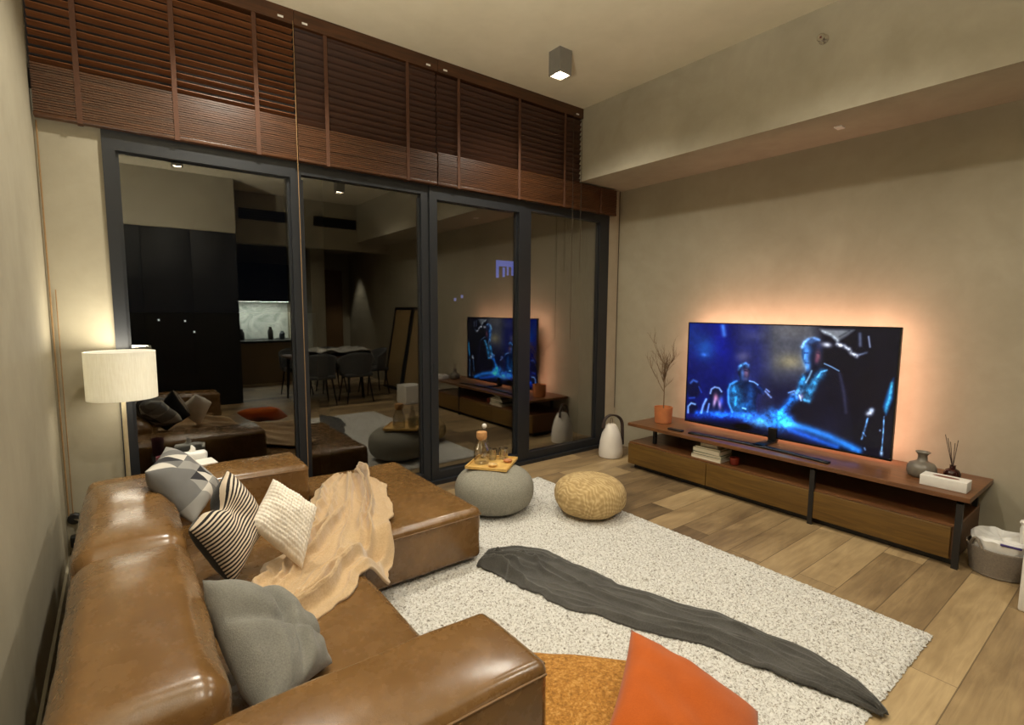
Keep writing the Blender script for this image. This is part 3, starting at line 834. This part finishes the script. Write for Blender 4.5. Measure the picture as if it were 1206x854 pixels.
    ell(334,293,31,45,(12,18,48),8); poly([(312,320),(356,320),(360,352),(310,352)],(12,22,54),8)
    gell(290,420,30,66,(26,100,140),.05,1,1); gell(275,385,20,30,(16,60,90),0,1,1); gell(362,420,24,60,(10,40,70),0,1,1); gell(330,470,40,20,(10,50,84),0,1,1)
    glow([(268,500),(250,452),(250,390),(262,358),(296,342)],6,(54,120,180),.9); glow([(282,470),(290,440),(288,400)],5,(30,90,130),.8,1)
    glow([(362,341),(384,346),(404,360)],4,(100,140,180)); glow([(322,480),(338,484)],4,(120,150,180))
    glow([(306,284),(312,266),(326,254),(346,250),(360,258)],6,(56,104,140),.8,1); glow([(318,262),(340,256),(356,266)],9,(30,60,90),1,1)
    gell(346,300,13,22,(110,76,84)); gell(326,302,9,24,(46,80,124)); gell(340,332,16,10,(40,40,60)); glow([(338,288),(352,290)],2.5,(-60,-50,-50))
    glow([(402,366),(424,384),(430,404)],8,(12,26,56)); glow([(440,392),(456,410),(470,424)],5,(84,104,140),1,1); glow([(446,382),(462,396)],4,(70,90,130),1,1)
    # man on the right
    poly([(622,318),(648,300),(690,282),(748,262),(800,276),(836,310),(862,400),(884,560),(890,700),(640,600),(590,540),(560,470),(596,400)],(11,13,30),10)
    ell(688,200,54,80,(16,22,46),10); poly([(660,260),(730,260),(740,310),(650,320)],(14,18,40),10)
    gell(655,212,19,54,(56,116,176)); gell(664,266,14,24,(60,118,176)); gell(668,180,20,22,(24,60,100)); glow([(648,196),(664,196)],4,(-40,-70,-80)); glow([(652,246),(668,248)],3.5,(-30,-56,-60)); glow([(652,205),(647,226)],4,(30,50,60))
    glow([(636,168),(648,142),(672,124),(700,119),(726,128)],7,(56,92,136),.8,1); glow([(640,160),(668,136),(706,130)],14,(34,56,84),1,1)
    gell(717,210,13,26,(120,62,58)); gell(708,236,10,14,(70,30,34)); gell(728,160,18,26,(20,22,34)); glow([(712,196),(724,200)],3,(-50,-30,-20))
    glow([(748,250),(784,266),(822,287)],3.5,(110,150,190)); glow([(682,288),(668,318),(652,346)],5,(110,150,170)); glow([(640,318),(624,350),(612,388)],12,(30,96,140),1,1)
    glow([(738,296),(706,326),(680,372),(656,430)],20,(30,96,132),1,1); glow([(760,284),(730,292),(712,318)],5,(70,130,170),.9); glow([(640,330),(650,380)],16,(18,70,104),1,1)
    glow([(826,300),(844,400),(852,500)],9,(26,26,34)); gell(760,560,60,60,(4,4,10))
    gell(604,398,30,12,(90,140,180),-.2,1,1); gell(620,420,16,12,(110,84,96),0,1,1); glow([(560,400),(590,390)],4,(90,130,180)); glow([(616,412),(624,440)],4,(120,150,190))
    glow([(600,420),(560,452),(524,500),(500,540)],20,(20,100,190),1,1); glow([(640,436),(664,444)],8,(60,130,170))
    # foreground edge sweeping across
    poly([(-20,530),(340,560),(520,610),(760,705),(920,800),(-20,800)],(5,8,30),26)
    glow([(90,512),(240,512),(350,522)],17,(16,80,170),.9,1); glow([(350,526),(430,540),(520,560)],34,(24,112,205),.95,1); glow([(470,500),(520,510),(560,540)],24,(24,112,205),.8,1)
    glow([(540,555),(640,580),(760,622),(850,664),(910,694)],19,(30,120,215)); glow([(560,590),(700,640),(800,676)],14,(14,70,160))
    gell(410,556,44,18,(40,70,50)); gell(330,572,40,16,(-16,-60,-120)); gell(560,565,40,14,(30,56,40)); gell(250,520,70,10,(10,40,60),0,1,1)
    # lit debris, top right
    poly([(730,74),(905,78),(870,104),(838,124),(816,140),(790,112),(752,98)],(150,156,164),18,.8); glow([(744,84),(790,104),(820,132)],7,(70,76,80),1,1); glow([(880,84),(830,112)],6,(-50,-50,-50))
    gell(764,154,22,12,(210,214,220),.1); glow([(818,152),(850,160),(876,176),(890,198),(914,210)],10,(190,196,202),1,1)
    glow([(934,98),(934,156)],9,(74,82,98)); glow([(978,112),(984,164)],5,(120,130,150)); glow([(930,204),(968,192)],6,(70,78,90),1,1)
    # figures, right edge
    poly([(1100,322),(1092,430),(1056,512),(1042,470),(1066,396),(1084,348)],(24,96,170),16,.9); glow([(1092,350),(1078,420),(1056,490)],8,(40,90,80),1,1)
    gell(974,500,20,14,(190,200,210),-.6,1,1); gell(984,484,12,10,(120,136,150)); glow([(962,530),(944,590),(928,636)],5,(80,130,180),1,1); glow([(936,600),(950,620)],3,(70,100,140))
    glow([(1046,520),(1040,600),(1030,690)],3.5,(90,140,190),1,1); gell(1028,706,8,14,(150,190,220)); gell(1024,590,5,6,(120,140,170)); glow([(942,680),(946,690)],4,(90,120,160))
    img = img*np.clip(1+.14*fb+.08*fc, .5, 1.5)[:,None]
    img = np.clip(img, 0, 255)/255
    li = np.where(img <= .04045, img/12.92, ((img+.055)/1.055)**2.4)
    at = o.data.color_attributes.new('picture', 'FLOAT_COLOR', 'POINT')
    at.data.foreach_set('color', np.c_[li, np.ones(len(li))].astype(np.float32).ravel())
    t = NT('lit_screen'); a = t.node('ShaderNodeAttribute', attribute_name='picture')
    t.set(Roughness=.25); t.b.inputs['Base Color'].default_value = (.004,.004,.005,1)
    t.link(a.outputs['Color'], t.b.inputs['Emission Color']); t.b.inputs['Emission Strength'].default_value = 1.15
    o.data.materials.clear(); o.data.materials.append(t.m)
    o['label'] = 'glowing screen'
tv_picture()
MB().rbox(4.19, 4.235, 1.93, 2.0, .452, .56, r=.006, seg=2, n=1).build('neck', M_tvblack, tele)
ft = MB(); 
def foot(u, v):
    y = 1.43+(2.54-1.43)*u; k = (y-1.985)/.555
    x = 3.885+.05*(1-k*k)*1
    return (x+.055*v, y, .449)
ft.grid(24, 2, foot)
fo = ft.build('stand_foot', M_tvblack, tele)
md = fo.modifiers.new('thickness', 'SOLIDIFY'); md.thickness = .012; md.offset = 0
MB().rbox(3.94, 4.22, 1.93, 2.01, .443, .455, r=.003, seg=2, n=1).build('stand_arm', M_tvblack, tele)
# led strip along the back edge of the set
M_led = emit('amber_led_strip', (255,150,84), 3)
led = MB(); q = .07
for (a,b,c,d) in ((TY0+q, TY1-q, TZ1-q-.012, TZ1-q), (TY0+q, TY1-q, TZ0+q, TZ0+q+.012), (TY0+q, TY0+q+.012, TZ0+q, TZ1-q), (TY1-q-.012, TY1-q, TZ0+q, TZ1-q)):
    led.box(TX+.030, TX+.034, a, b, c, d)
lo = led.build('led_strip', M_led, tele, smooth=False)

# ------------------------------------------------------------------ things on the cabinet
PX, PY, PZ = 4.10, 2.955, .443
pt = thing('potted_plant', (PX, PY, PZ), 'bare twiggy plant in a terracotta pot at the window end of the cabinet', 'plant')
MB().lathe(PX, PY, [(.074,PZ),(.078,PZ+.004),(.086,PZ+.15),(.078,PZ+.15),(.074,PZ+.115),(.001,PZ+.115)], 36, cap1=False).build('pot', M_terra, pt)
MB().lathe(PX, PY, [(.073,PZ+.112),(.04,PZ+.120),(.005,PZ+.123)], 20, cap0=False).build('soil', mat('dark_soil', (52,38,28), .95, .3, 60), pt)
tw = MB(); rnd = random.Random(11)
def branch(p, d, L, r, depth):
    pts = [Vector(p)]; d = d.normalized(); n = 5
    for i in range(n):
        d = (d+Vector((rnd.uniform(-.12,.12), rnd.uniform(-.12,.12), rnd.uniform(-.02,.08)))).normalized()
        pts.append(pts[-1]+d*L/n)
    tw.tube(pts, [r*(1-.55*i/n) for i in range(n+1)], 5)
    if depth == 0: return
    k = 11 if depth == 3 else 5
    for j in range(k):
        i = rnd.choice((2,3,3,4,4,5)) if depth == 3 else rnd.choice((1,2,3,4,5))
        ang = rnd.uniform(0, 2*PI); sp_ = rnd.uniform(.35, .75)
        dd = (d+Vector((math.cos(ang)*sp_*.6, math.sin(ang)*sp_, rnd.uniform(-.1,.25)))).normalized()
        branch(pts[i], dd, L*rnd.uniform(.38,.60), r*.55, depth-1)
branch((PX, PY, PZ+.115), Vector((0,-.03,1)), .44, .0055, 3)
tw.build('twigs', M_twig, pt)
o = MB().rbox(3.875, 3.92, 2.60, 2.745, .443, .459, r=.006, seg=3, n=2).build('remote_control', M_black)
tag(o, 'black remote control on the cabinet top near the plant', 'remote')

bz0 = .2605
books = [(.030, (218,208,186), .20, .27, 0, 'cream book at the bottom of the shelf stack'), (.022, (92,104,84), .19, .255, .05, 'thin green-grey book second from the bottom of the shelf stack'),
         (.032, (206,198,172), .185, .25, -.04, 'thick pale book third from the bottom of the shelf stack'), (.016, (150,144,110), .17, .22, .06, 'slim olive book second from the top of the shelf stack'), (.024, (222,214,198), .13, .15, .1, 'small white book topmost of the shelf stack')]
for (h, c, dx, dy, a, lb) in books:
    bx, by = 3.965, 2.35
    b = thing('book', (bx, by, bz0), lb, 'book', 'books stacked on the cabinet shelf')
    R_ = rotz(a); pv = (bx, by, bz0)
    MB().box(bx-dx/2, bx+dx/2, by-dy/2, by+dy/2, bz0, bz0+.003, R_, pv).box(bx-dx/2, bx+dx/2, by-dy/2, by+dy/2, bz0+h-.003, bz0+h, R_, pv).box(bx-dx/2, bx+dx/2, by+dy/2-.003, by+dy/2, bz0, bz0+h, R_, pv).build('cover', mat('book_cover', c, .6, .06, 20), b, smooth=False)
    MB().box(bx-dx/2+.004, bx+dx/2-.004, by-dy/2+.004, by+dy/2-.003, bz0+.003, bz0+h-.003, R_, pv).build('pages', mat('page_block', (222,212,190), .9, .08, 120, stretch=(1,1,8)), b, smooth=False)
    bz0 += h+.0004
cd = thing('tea_light', (3.93, 2.13, .2605), 'small red tea light holder beside the books on the shelf', 'candle')
MB().lathe(3.93, 2.13, [(.03,.2605),(.036,.27),(.038,.32),(.034,.32),(.03,.275),(.001,.272)], 24, cap1=False).build('holder', mat('red_glass', (128,44,30), .2, .1, 20), cd)
MB().lathe(3.93, 2.13, [(.028,.2765),(.028,.295),(.004,.297)], 20).build('wax', mat('pale_wax', (214,150,110), .5, .05, 20), cd)

VX, VY, VZ = 4.10, .955, .443
vs = MB().lathe(VX, VY, [(.062,VZ),(.074,VZ+.008),(.080,VZ+.030),(.079,VZ+.062),(.066,VZ+.086),(.040,VZ+.098),(.027,VZ+.106),(.025,VZ+.142),(.036,VZ+.154),(.042,VZ+.160),(.038,VZ+.163),(.022,VZ+.150),(.02,VZ+.11)], 40, cap1=False).build('ceramic_vase', M_stone, angle=60)
tag(vs, 'squat grey ceramic vase with a flared neck on the cabinet', 'vase')
DX, DY = 4.17, .815
df = thing('reed_diffuser', (DX, DY, VZ), 'dark reed diffuser bottle at the near end of the cabinet', 'diffuser')
MB().lathe(DX, DY, [(.036,VZ),(.043,VZ+.008),(.044,VZ+.045),(.034,VZ+.064),(.016,VZ+.074),(.015,VZ+.092),(.018,VZ+.094)], 32).build('bottle', M_amber, df)
for k, (a, b) in enumerate(((.02,.055),(-.03,.03),(.015,-.012),(-.01,.02),(.03,.005))):
    MB().tube([(DX, DY, VZ+.07), (DX+a, DY+b, VZ+.28-.012*k)], .0019, 6).build('reed', M_reed, df)
tb = thing('tissue_box', (3.96, .80, VZ), 'white cardboard tissue box in front of the vase and diffuser', 'tissue box')
MB().rbox(3.90, 4.015, .69, .915, VZ, VZ+.062, r=.003, seg=2, n=1).build('carton', M_white, tb)
MB().lathe(0, 0, [(.001,0),(1,0)], 32, fn=lambda p, w, r, z: Vector((3.957+.022*r*math.cos(w), .80+.065*r*math.sin(w), VZ+.0626)), cap0=False, cap1=False).build('slot', mat('tissue_slot', (128,84,70), .8, .1, 30), tb)

# ------------------------------------------------------------------ basket at the right
BX, BY = 3.985, .535
bs = thing('storage_basket', (BX, BY, 0), 'round taupe felt basket on the floor by the end of the cabinet', 'basket')
def weave(p, w, r, z): return p+Vector((math.cos(w), math.sin(w), 0))*.0015*math.sin(z*260)
MB().lathe(BX, BY, [(.115,.002),(.125,.006)]+[(.125+.025*k/14, .006+.155*k/14) for k in range(1,15)]+[(.143,.163),(.128,.02),(.001,.012)], 56, fn=weave, cap1=False).build('basket_body', M_basket, bs)
for a0 in (2.5, 5.64):
    MB().tube([(BX+.147*math.cos(a0+t_), BY+.147*math.sin(a0+t_), .16+.05*math.cos(t_/.25*PI/2)) for t_ in np.linspace(-.25,.25,11)], .008, 8).build('handle', M_basket, bs)
def bagf(p, w, r, z):
    q = Vector((math.cos(w)*2.2, math.sin(w)*2.2, z*9))
    return p+Vector((math.cos(w), math.sin(w), 0))*.012*noise.noise(q)+Vector((0,0,.022*noise.noise(q*1.3+Vector((3,1,0)))*min(1, r/.03)))
bag = MB().lathe(BX, BY, [(.118,.04),(.124,.12),(.128,.17),(.134,.208),(.122,.222),(.09,.205),(.05,.20),(.004,.205)], 48, fn=bagf).build('plastic_bag', M_plastic)
tag(bag, 'crumpled white plastic bag filling the taupe basket', 'bag')
o = MB().rbox(3.86, 3.92, .44, .53, .196, .209, r=.004, seg=2, n=1, rot=Matrix.Rotation(.25, 3, 'Y')@rotz(.4)).build('wrapper', mat('violet_wrapper', (66,52,108), .4, .3, 40))
tag(o, 'dark violet wrapper lying on the white bag in the basket', 'wrapper')
o = MB().lathe(3.985, .435, [(.012,.205),(.024,.215),(.027,.25),(.026,.30),(.02,.32),(.03,.335),(.022,.345),(.004,.348)], 24, fn=bagf).build('paper_roll', M_white)
tag(o, 'upright white paper roll poking out of the basket', 'paper roll')
# ------------------------------------------------------------------ ceiling fittings
M_spot = emit('spot_lens', (255,236,204), 40)
M_can = mat('grey_downlight_housing', (120,116,108), .5, .05, 20)
def downlight(x, y, label, src=None):
    if src is None:
        d = thing('ceiling_spotlight', (x, y, ZC), label, 'spotlight', 'square ceiling spotlights')
        h = MB(); z0 = 3.30
        h.box(x-.062, x+.062, y-.062, y-.054, z0, ZC).box(x-.062, x+.062, y+.054, y+.062, z0, ZC).box(x-.062, x-.054, y-.054, y+.054, z0, ZC).box(x+.054, x+.062, y-.054, y+.054, z0, ZC).box(x-.054, x+.054, y-.054, y+.054, z0+.03, z0+.05)
        h.build('housing', M_can, d, smooth=False)
        MB().lathe(x, y, [(.046, z0+.012),(.050, z0+.016),(.050,z0+.029)], 24).build('lens', M_spot, d)
    else:
        d = copy_tree(src); d.location = (x, y, ZC); d['label'] = label
    return d
SP = [(2.815, 3.08, 'square grey ceiling spotlight glowing near the glass doors'), (2.83, 1.40, 'square grey ceiling spotlight over the middle of the room, right row'), (2.85, -.40, 'square grey ceiling spotlight over the dining table'),
      (.72, 3.08, 'square grey ceiling spotlight above the far sofa corner'), (.72, 1.40, 'square grey ceiling spotlight above the near sofa seat'), (.72, -.25, 'square grey ceiling spotlight in front of the tall black cabinets')]
d0 = None
for i, (x, y, lb) in enumerate(SP):
    d = downlight(x, y, lb, d0)
    if d0 is None: d0 = d
spk = thing('sprinkler_head', (3.765, 1.58, 3.27), 'small chrome sprinkler head on the face of the dropped beam', 'sprinkler')
RS = Matrix.Rotation(-PI/2, 3, 'Y'); SL = (3.765, 1.58, 3.27)
MB().lathe(0, 0, [(.03,0),(.03,.006),(.012,.01),(.010,.035),(.014,.037),(.014,.042)], 24).xf(RS, SL).build('sprinkler_body', M_chrome, spk)
MB().lathe(0, 0, [(.022,.05),(.024,.051),(.022,.053)], 16).xf(RS, SL).build('deflector', M_chrome, spk)
MB().box(3.712, 3.728, 1.574, 1.586, 3.264, 3.276).build('glass_bulb', mat('red_bulb', (120,40,30), .3, .1, 20), spk, smooth=False)
o = MB().rbox(4.05, 4.12, 1.55, 1.60, 2.782, 2.792, r=.003, seg=2, n=1).build('beam_sensor', M_white)
tag(o, 'tiny flat white sensor on the underside of the dropped beam', 'sensor')

# ------------------------------------------------------------------ the far side of the room, mirrored in the glass
tc_ = thing('tall_cabinet', (.62, -1.6, 0), 'row of tall matte black cabinets behind the sofa, mirrored in the glass', 'cabinet')
MB().box(-.295, 1.53, -2.0, -1.30, 0, 2.66).build('cabinet_body', M_blackgloss, tc_, smooth=False)
for k in range(3):
    MB().rbox(-.29+.607*k, -.29+.607*k+.602, -1.30, -1.281, .06, 2.655, r=.002, seg=1, n=1).build('cabinet_door', M_blackgloss, tc_)
struct('wall_partition', MB().box(-.3, 1.53, -2.0, -1.30, 2.661, ZC), M_wall)
uc = thing('wall_cabinet', (2.3, -3.9, 1.66), 'black kitchen wall cabinets above the lit backsplash', 'cabinet')
MB().box(1.56, 3.01, -4.39, -3.75, 1.66, 2.42).build('cabinet_body', M_blackgloss, uc, smooth=False)
for k in range(3):
    MB().rbox(1.565+.482*k, 1.565+.482*k+.477, -3.75, -3.732, 1.664, 2.416, r=.002, seg=1, n=1).build('cabinet_door', M_blackgloss, uc)
bc = thing('base_cabinet', (2.3, -3.9, 0), 'kitchen base cabinets with a dark worktop under the backsplash', 'cabinet')
MB().box(1.56, 3.01, -4.39, -3.50, .0, .82).build('cabinet_body', mat('taupe_laminate', (120,98,66), .5, .05, 10), bc, smooth=False)
MB().box(1.555, 3.015, -4.39, -3.48, .821, .86).build('worktop', M_blackgloss, bc, smooth=False)
def marble():
    t = NT('white_marble_backsplash'); v = t.coord('Object'); n = t.noise(v, 3, 8, .65, 1.6)
    t.link(t.ramp(n, [(.35, lin((168,176,170))), (.5, lin((212,218,210))), (.7, lin((228,232,226)))]), t.b.inputs['Base Color']); t.set(Roughness=.3); return t.m
struct('trim_4', MB().box(1.56, 3.01, -4.395, -4.375, .861, 1.655), marble())
for (x, h, c, lb) in ((2.0,.22,(30,30,32),'dark canister on the kitchen worktop, left end'), (2.55,.26,(44,40,34),'dark bottle on the kitchen worktop, middle'), (2.78,.18,(60,70,80),'blue-grey jar on the kitchen worktop, right end')):
    o = MB().lathe(x, -3.95, [(.05,.8605),(.055,.87),(.055,.8605+h*.7),(.03,.8605+h*.85),(.03,.8605+h),(.004,.8605+h)], 20).build('canister', mat('canister_glaze', c, .4, .1, 20))
    tag(o, lb, 'canister', 'canisters on the kitchen worktop')
w = struct('door_1', MB().box(3.36, 4.24, YB, YB+.045, 0, 2.4), wood('brown_entrance_door', (92,68,38), (112,84,50), .5, 2))
MB().box(3.46, 3.50, YB+.045, YB+.07, 1.0, 1.2).box(3.46, 3.60, YB+.07, YB+.085, 1.09, 1.11).build('door_handle', M_chrome, w, smooth=False)
for (a, b, lb) in ((1.72, 2.6, 'long dark air vent slot high on the bulkhead, nearer the kitchen'), (2.95, 3.74, 'long dark air vent slot high on the bulkhead, nearer the beam')):
    v = thing('air_vent', ((a+b)/2, -2.10, 3.05), lb, 'vent', 'air vent slots')
    MB().box(a, b, -2.099, -2.085, 3.02, 3.20).build('vent_recess', M_blackgloss, v, smooth=False)
    sl = MB()
    for k in range(4): sl.box(a, b, -2.085, -2.075, 3.04+.042*k, 3.05+.042*k)
    sl.build('vent_slats', M_black, v, smooth=False)

dt = thing('dining_table', (2.75, -1.05, 0), 'dining table covered by plastic film behind the rug, mirrored in the glass', 'table')
MB().rbox(2.15, 3.35, -1.45, -.65, .70, .735, r=.006, seg=2, n=1).build('table_top', M_cabin, dt)
for (x, y) in ((2.25,-1.37),(3.25,-1.37),(2.25,-.73),(3.25,-.73)):
    MB().tube([(x,y,.70),(x+(.03 if x>2.7 else -.03),y,0)], [.028,.016], 10).build('leg', M_black, dt)
def chair(label):
    c = thing('dining_chair', (0,0,0), label, 'chair', 'dining chairs')
    def shell(u, v):
        a = (u-.5)*PI*1.1; r = .24
        x = r*math.sin(a)*1.02; yb = -r*math.cos(a)*.85
        z = .46+.36*v*(.55+.45*math.cos(a*.8)); return (x*(1+.12*v), yb*(1+.14*v)+.02, z)
    s_ = MB().grid(24, 8, shell).build('shell_back', fabric('chair_fabric_grey', (66,66,66), (88,88,86)), c, angle=180)
    md = s_.modifiers.new('thickness', 'SOLIDIFY'); md.thickness = .025; md.offset = 0
    MB().rbox(-.22,.22,-.20,.22,.42,.48, r=.028, seg=3, n=4, crown=(0,0,.01)).build('seat', fabric('chair_seat_grey', (66,66,66), (88,88,86)), c, angle=180)
    for (x, y) in ((-.16,-.14),(.16,-.14),(-.16,.16),(.16,.16)):
        MB().tube([(x,y,.43),(x*1.35,y*1.35,0)], [.017,.010], 8).build('leg', M_black, c)
    return c
CH = [(2.45,-.42,PI,'grey tub dining chair at the window side of the table, kitchen end'), (3.05,-.42,PI,'grey tub dining chair at the window side of the table, television wall end'),
      (2.45,-1.68,0,'grey tub dining chair at the far side of the table, kitchen end'), (3.05,-1.68,0,'grey tub dining chair at the far side of the table, television wall end'),
      (3.62,-1.05,PI/2,'grey tub dining chair at the television wall end of the table')]
c0 = None
for (x, y, a, lb) in CH:
    c = chair(lb) if c0 is None else copy_tree(c0)
    c0 = c0 or c
    c.location = (x, y, 0); c.rotation_euler = (0, 0, a); c['label'] = lb
def film(u, v):
    x = 2.35+1.1*u; y = -1.55+1.0*v
    e = min(u, 1-u, v, 1-v)
    z = .745+.10*max(0, ridged(Vector((u*3, v*3, 2))))+.04*noise.noise(Vector((u*8, v*8, 5)))
    if x > 3.35: z -= (x-3.35)*2.2
    if y < -1.45: z -= (-1.45-y)*1.0
    return (x, y, max(z, .45) if x > 3.36 or y < -1.46 else max(z, .74))
o = MB().grid(50, 50, film).build('plastic_sheet', mat('milky_plastic_film', (176,174,166), .25, .1, 10), angle=180)
md = o.modifiers.new('thickness', 'SOLIDIFY'); md.thickness = .003
tag(o, 'crumpled plastic sheet heaped over the dining table', 'plastic sheet')
def mirror(y0, y1, xb, label):
    m_ = thing('leaning_mirror', (xb, (y0+y1)/2, 0), label, 'mirror', 'tall mirrors leaning on the television wall')
    lean = (4.40-xb)/1.55
    def P(y, z, off): return (xb+lean*z+off, y, z)
    f = MB(); t_ = .05
    for (a,b,c,d) in ((y0,y1,0,t_),(y0,y1,1.55-t_,1.55),(y0,y0+t_,t_,1.55-t_),(y1-t_,y1,t_,1.55-t_)):
        f.quadbox([P(a,c,-.03),P(b,c,-.03),P(b,c,0),P(a,c,0),P(a,d,-.03),P(b,d,-.03),P(b,d,0),P(a,d,0)])
    f.build('mirror_frame', M_black, m_, smooth=False)
    g = MB(); g.quadbox([P(y0+t_,t_,-.015),P(y1-t_,t_,-.015),P(y1-t_,t_,-.005),P(y0+t_,t_,-.005),P(y0+t_,1.5,-.015),P(y1-t_,1.5,-.015),P(y1-t_,1.5,-.005),P(y0+t_,1.5,-.005)])
    g.build('mirror_panel', mat('tan_backing_board', (150,124,84), .6, .05, 10), m_, smooth=False)
mirror(-1.75, -1.0, 4.12, 'black framed leaning panel farther from the television')
mirror(-.96, -.22, 4.12, 'black framed leaning panel nearer the television')
o = MB().rbox(3.54, 3.85, .06, .39, 0.001, .30, r=.012, seg=2, n=3).build('storage_crate', M_white)
tag(o, 'white boxy crate at the right edge in front of the taupe basket', 'box')

sc = thing('added_uplight', (XL, .45, 1.4), 'added cream uplight on the left wall, out of view, brightening the ceiling', 'added lamp')  # invented fixture outside the view, added to brighten the ceiling
MB().lathe(-.22, .45, [(.001,1.33),(.03,1.335),(.06,1.38),(.072,1.43),(.068,1.43),(.055,1.385),(.001,1.35)], 28, cap0=False, cap1=False).build('bowl', M_white, sc)
MB().box(-.299, -.25, .435, .465, 1.34, 1.37).build('wall_mount', M_brass, sc, smooth=False)

# ------------------------------------------------------------------ night outside
twr = thing('distant_tower', (30, 46, -20), 'unlit tower block far outside the glass doors at night', 'building')
MB().box(14, 44, 44, 56, -20, 30).build('facade', mat('night_facade', (14,14,15), .9, .1, 1), twr, smooth=False)
M_blue = emit('blue_sign_light', (84,106,200), .8)
sg = MB()
for (x0, x1, z0, z1) in ((31.6,33.9,6.1,6.7), (31.6,31.9,4.9,6.1), (32.45,32.7,5.0,6.0), (33.0,33.2,5.2,6.1), (33.6,33.85,5.2,6.2)):
    sg.box(x0, x1, 43.9, 43.99, z0, z1)
sg.build('lit_sign', M_blue, twr, smooth=False)
lw = MB()
for (x, z) in ((26.5,2.4),(27.3,2.7)): lw.box(x, x+.22, 43.9, 43.99, z, z+.3)
lw.build('lit_window', emit('far_window_glow', (90,100,170), .9), twr, smooth=False)
low = thing('distant_house', (3, 43, -20), 'dark low building far outside with three tiny lit windows', 'building')
MB().box(-6, 12, 40.1, 48, -20, 1.2).build('facade', mat('night_facade_low', (10,10,11), .9, .1, 1), low, smooth=False)
for (x, z) in ((2.12,.75),(3.55,.68),(4.04,-.05)):
    MB().box(x-.05, x+.05, 40.02, 40.09, z-.06, z+.06).build('lit_window', emit('far_window_white', (220,220,210), .8), low, smooth=False)

# ------------------------------------------------------------------ lights
def light(kind, name, loc, energy, col, rot=(0,0,0), **kw):
    l = bpy.data.lights.new(name, kind); l.energy = energy; l.color = col
    for k, v in kw.items(): setattr(l, k, v)
    o = bpy.data.objects.new(name, l); COL.objects.link(o); o.location = loc; o.rotation_euler = rot
    return o
WARM = (1, .95, .82)
EN = [86, 60, 95, 124, 82, 60]
for (x, y, lb), e in zip(SP, EN):
    light('SPOT', 'spotlight_lamp', (x, y, 3.295), e, WARM, spot_size=math.radians(150), spot_blend=.7, shadow_soft_size=.04)
light('POINT', 'floor_lamp_bulb', (LX, LY, 1.145), 19, (.96, 1, .98), shadow_soft_size=.03)
light('AREA', 'floor_lamp_top_glow', (LX, LY, 1.256), 4.5, (1, .92, .74), rot=(PI, 0, 0), shape='DISK', size=.30)
light('AREA', 'floor_lamp_bottom_glow', (LX, LY, .991), 1.5, (1, .92, .74), shape='DISK', size=.30)
light('SPOT', 'added_ceiling_fill', (-.22, .45, 1.45), 430, WARM, rot=(PI, 0, 0), spot_size=math.radians(160), spot_blend=.6, shadow_soft_size=.05)  # added fill light for the ceiling, from the invented fixture
OR = (1, .53, .38)
yc, zc = (TY0+TY1)/2, (TZ0+TZ1)/2
for (loc, e, rx) in (((TX+.045, yc, TZ1-.05), 6.5, -PI/2-.75), ((TX+.045, yc, TZ0+.06), 4, -PI/2+.3)):
    light('AREA', 'television_backlight', loc, e, OR, rot=(0, rx, 0), shape='RECTANGLE', size=.03, size_y=TY1-TY0-.1)
for (loc, rz) in (((TX+.045, TY0+.06, zc), -.5), ((TX+.045, TY1-.06, zc), .5)):
    light('AREA', 'television_backlight', loc, 2.7, OR, rot=(0, -PI/2, rz), shape='RECTANGLE', size=TZ1-TZ0-.1, size_y=.03)
light('AREA', 'under_cabinet_light', (2.28, -3.95, 1.65), 42, (.95, 1, .9), shape='RECTANGLE', size=1.3, size_y=.1)
light('SPOT', 'hall_downlight', (4.08, -3.7, 2.76), 120, WARM, spot_size=math.radians(60), spot_blend=.5, shadow_soft_size=.04)

W = bpy.data.worlds.new('night'); S.world = W; W.use_nodes = True
W.node_tree.nodes['Background'].inputs[0].default_value = (.02, .025, .04, 1)
W.node_tree.nodes['Background'].inputs[1].default_value = .05

# ------------------------------------------------------------------ camera
FP, YAW, PIT, ROL = 604.3563, math.radians(37.52079), math.radians(5.78817), math.radians(.354104)
cy, sy = math.cos(YAW), math.sin(YAW)
F = Vector((sy*math.cos(PIT), cy*math.cos(PIT), -math.sin(PIT))); Rr = Vector((cy, -sy, 0)); U = Rr.cross(F)
c_, s_ = math.cos(ROL), math.sin(ROL)
R2 = Rr*c_+U*s_; U2 = -Rr*s_+U*c_
cam = bpy.data.cameras.new('camera'); co = bpy.data.objects.new('camera', cam); COL.objects.link(co)
Mx = Matrix((R2, U2, -F)).transposed().to_4x4(); Mx.translation = (0, 0, 1.5)
co.matrix_world = Mx
cam.sensor_fit = 'HORIZONTAL'; cam.sensor_width = 36; cam.lens = 36*FP/1206; cam.clip_start = .02; cam.clip_end = 300
S.camera = co
S.view_settings.view_transform = 'Standard'; S.view_settings.look = 'None'; S.view_settings.gamma = 1
S.view_settings.use_curve_mapping = False
S.view_settings.exposure = 0.0
S.cycles.diffuse_bounces = 8; S.cycles.max_bounces = 14; S.cycles.transparent_max_bounces = 16
S.cycles.sample_clamp_indirect = 6
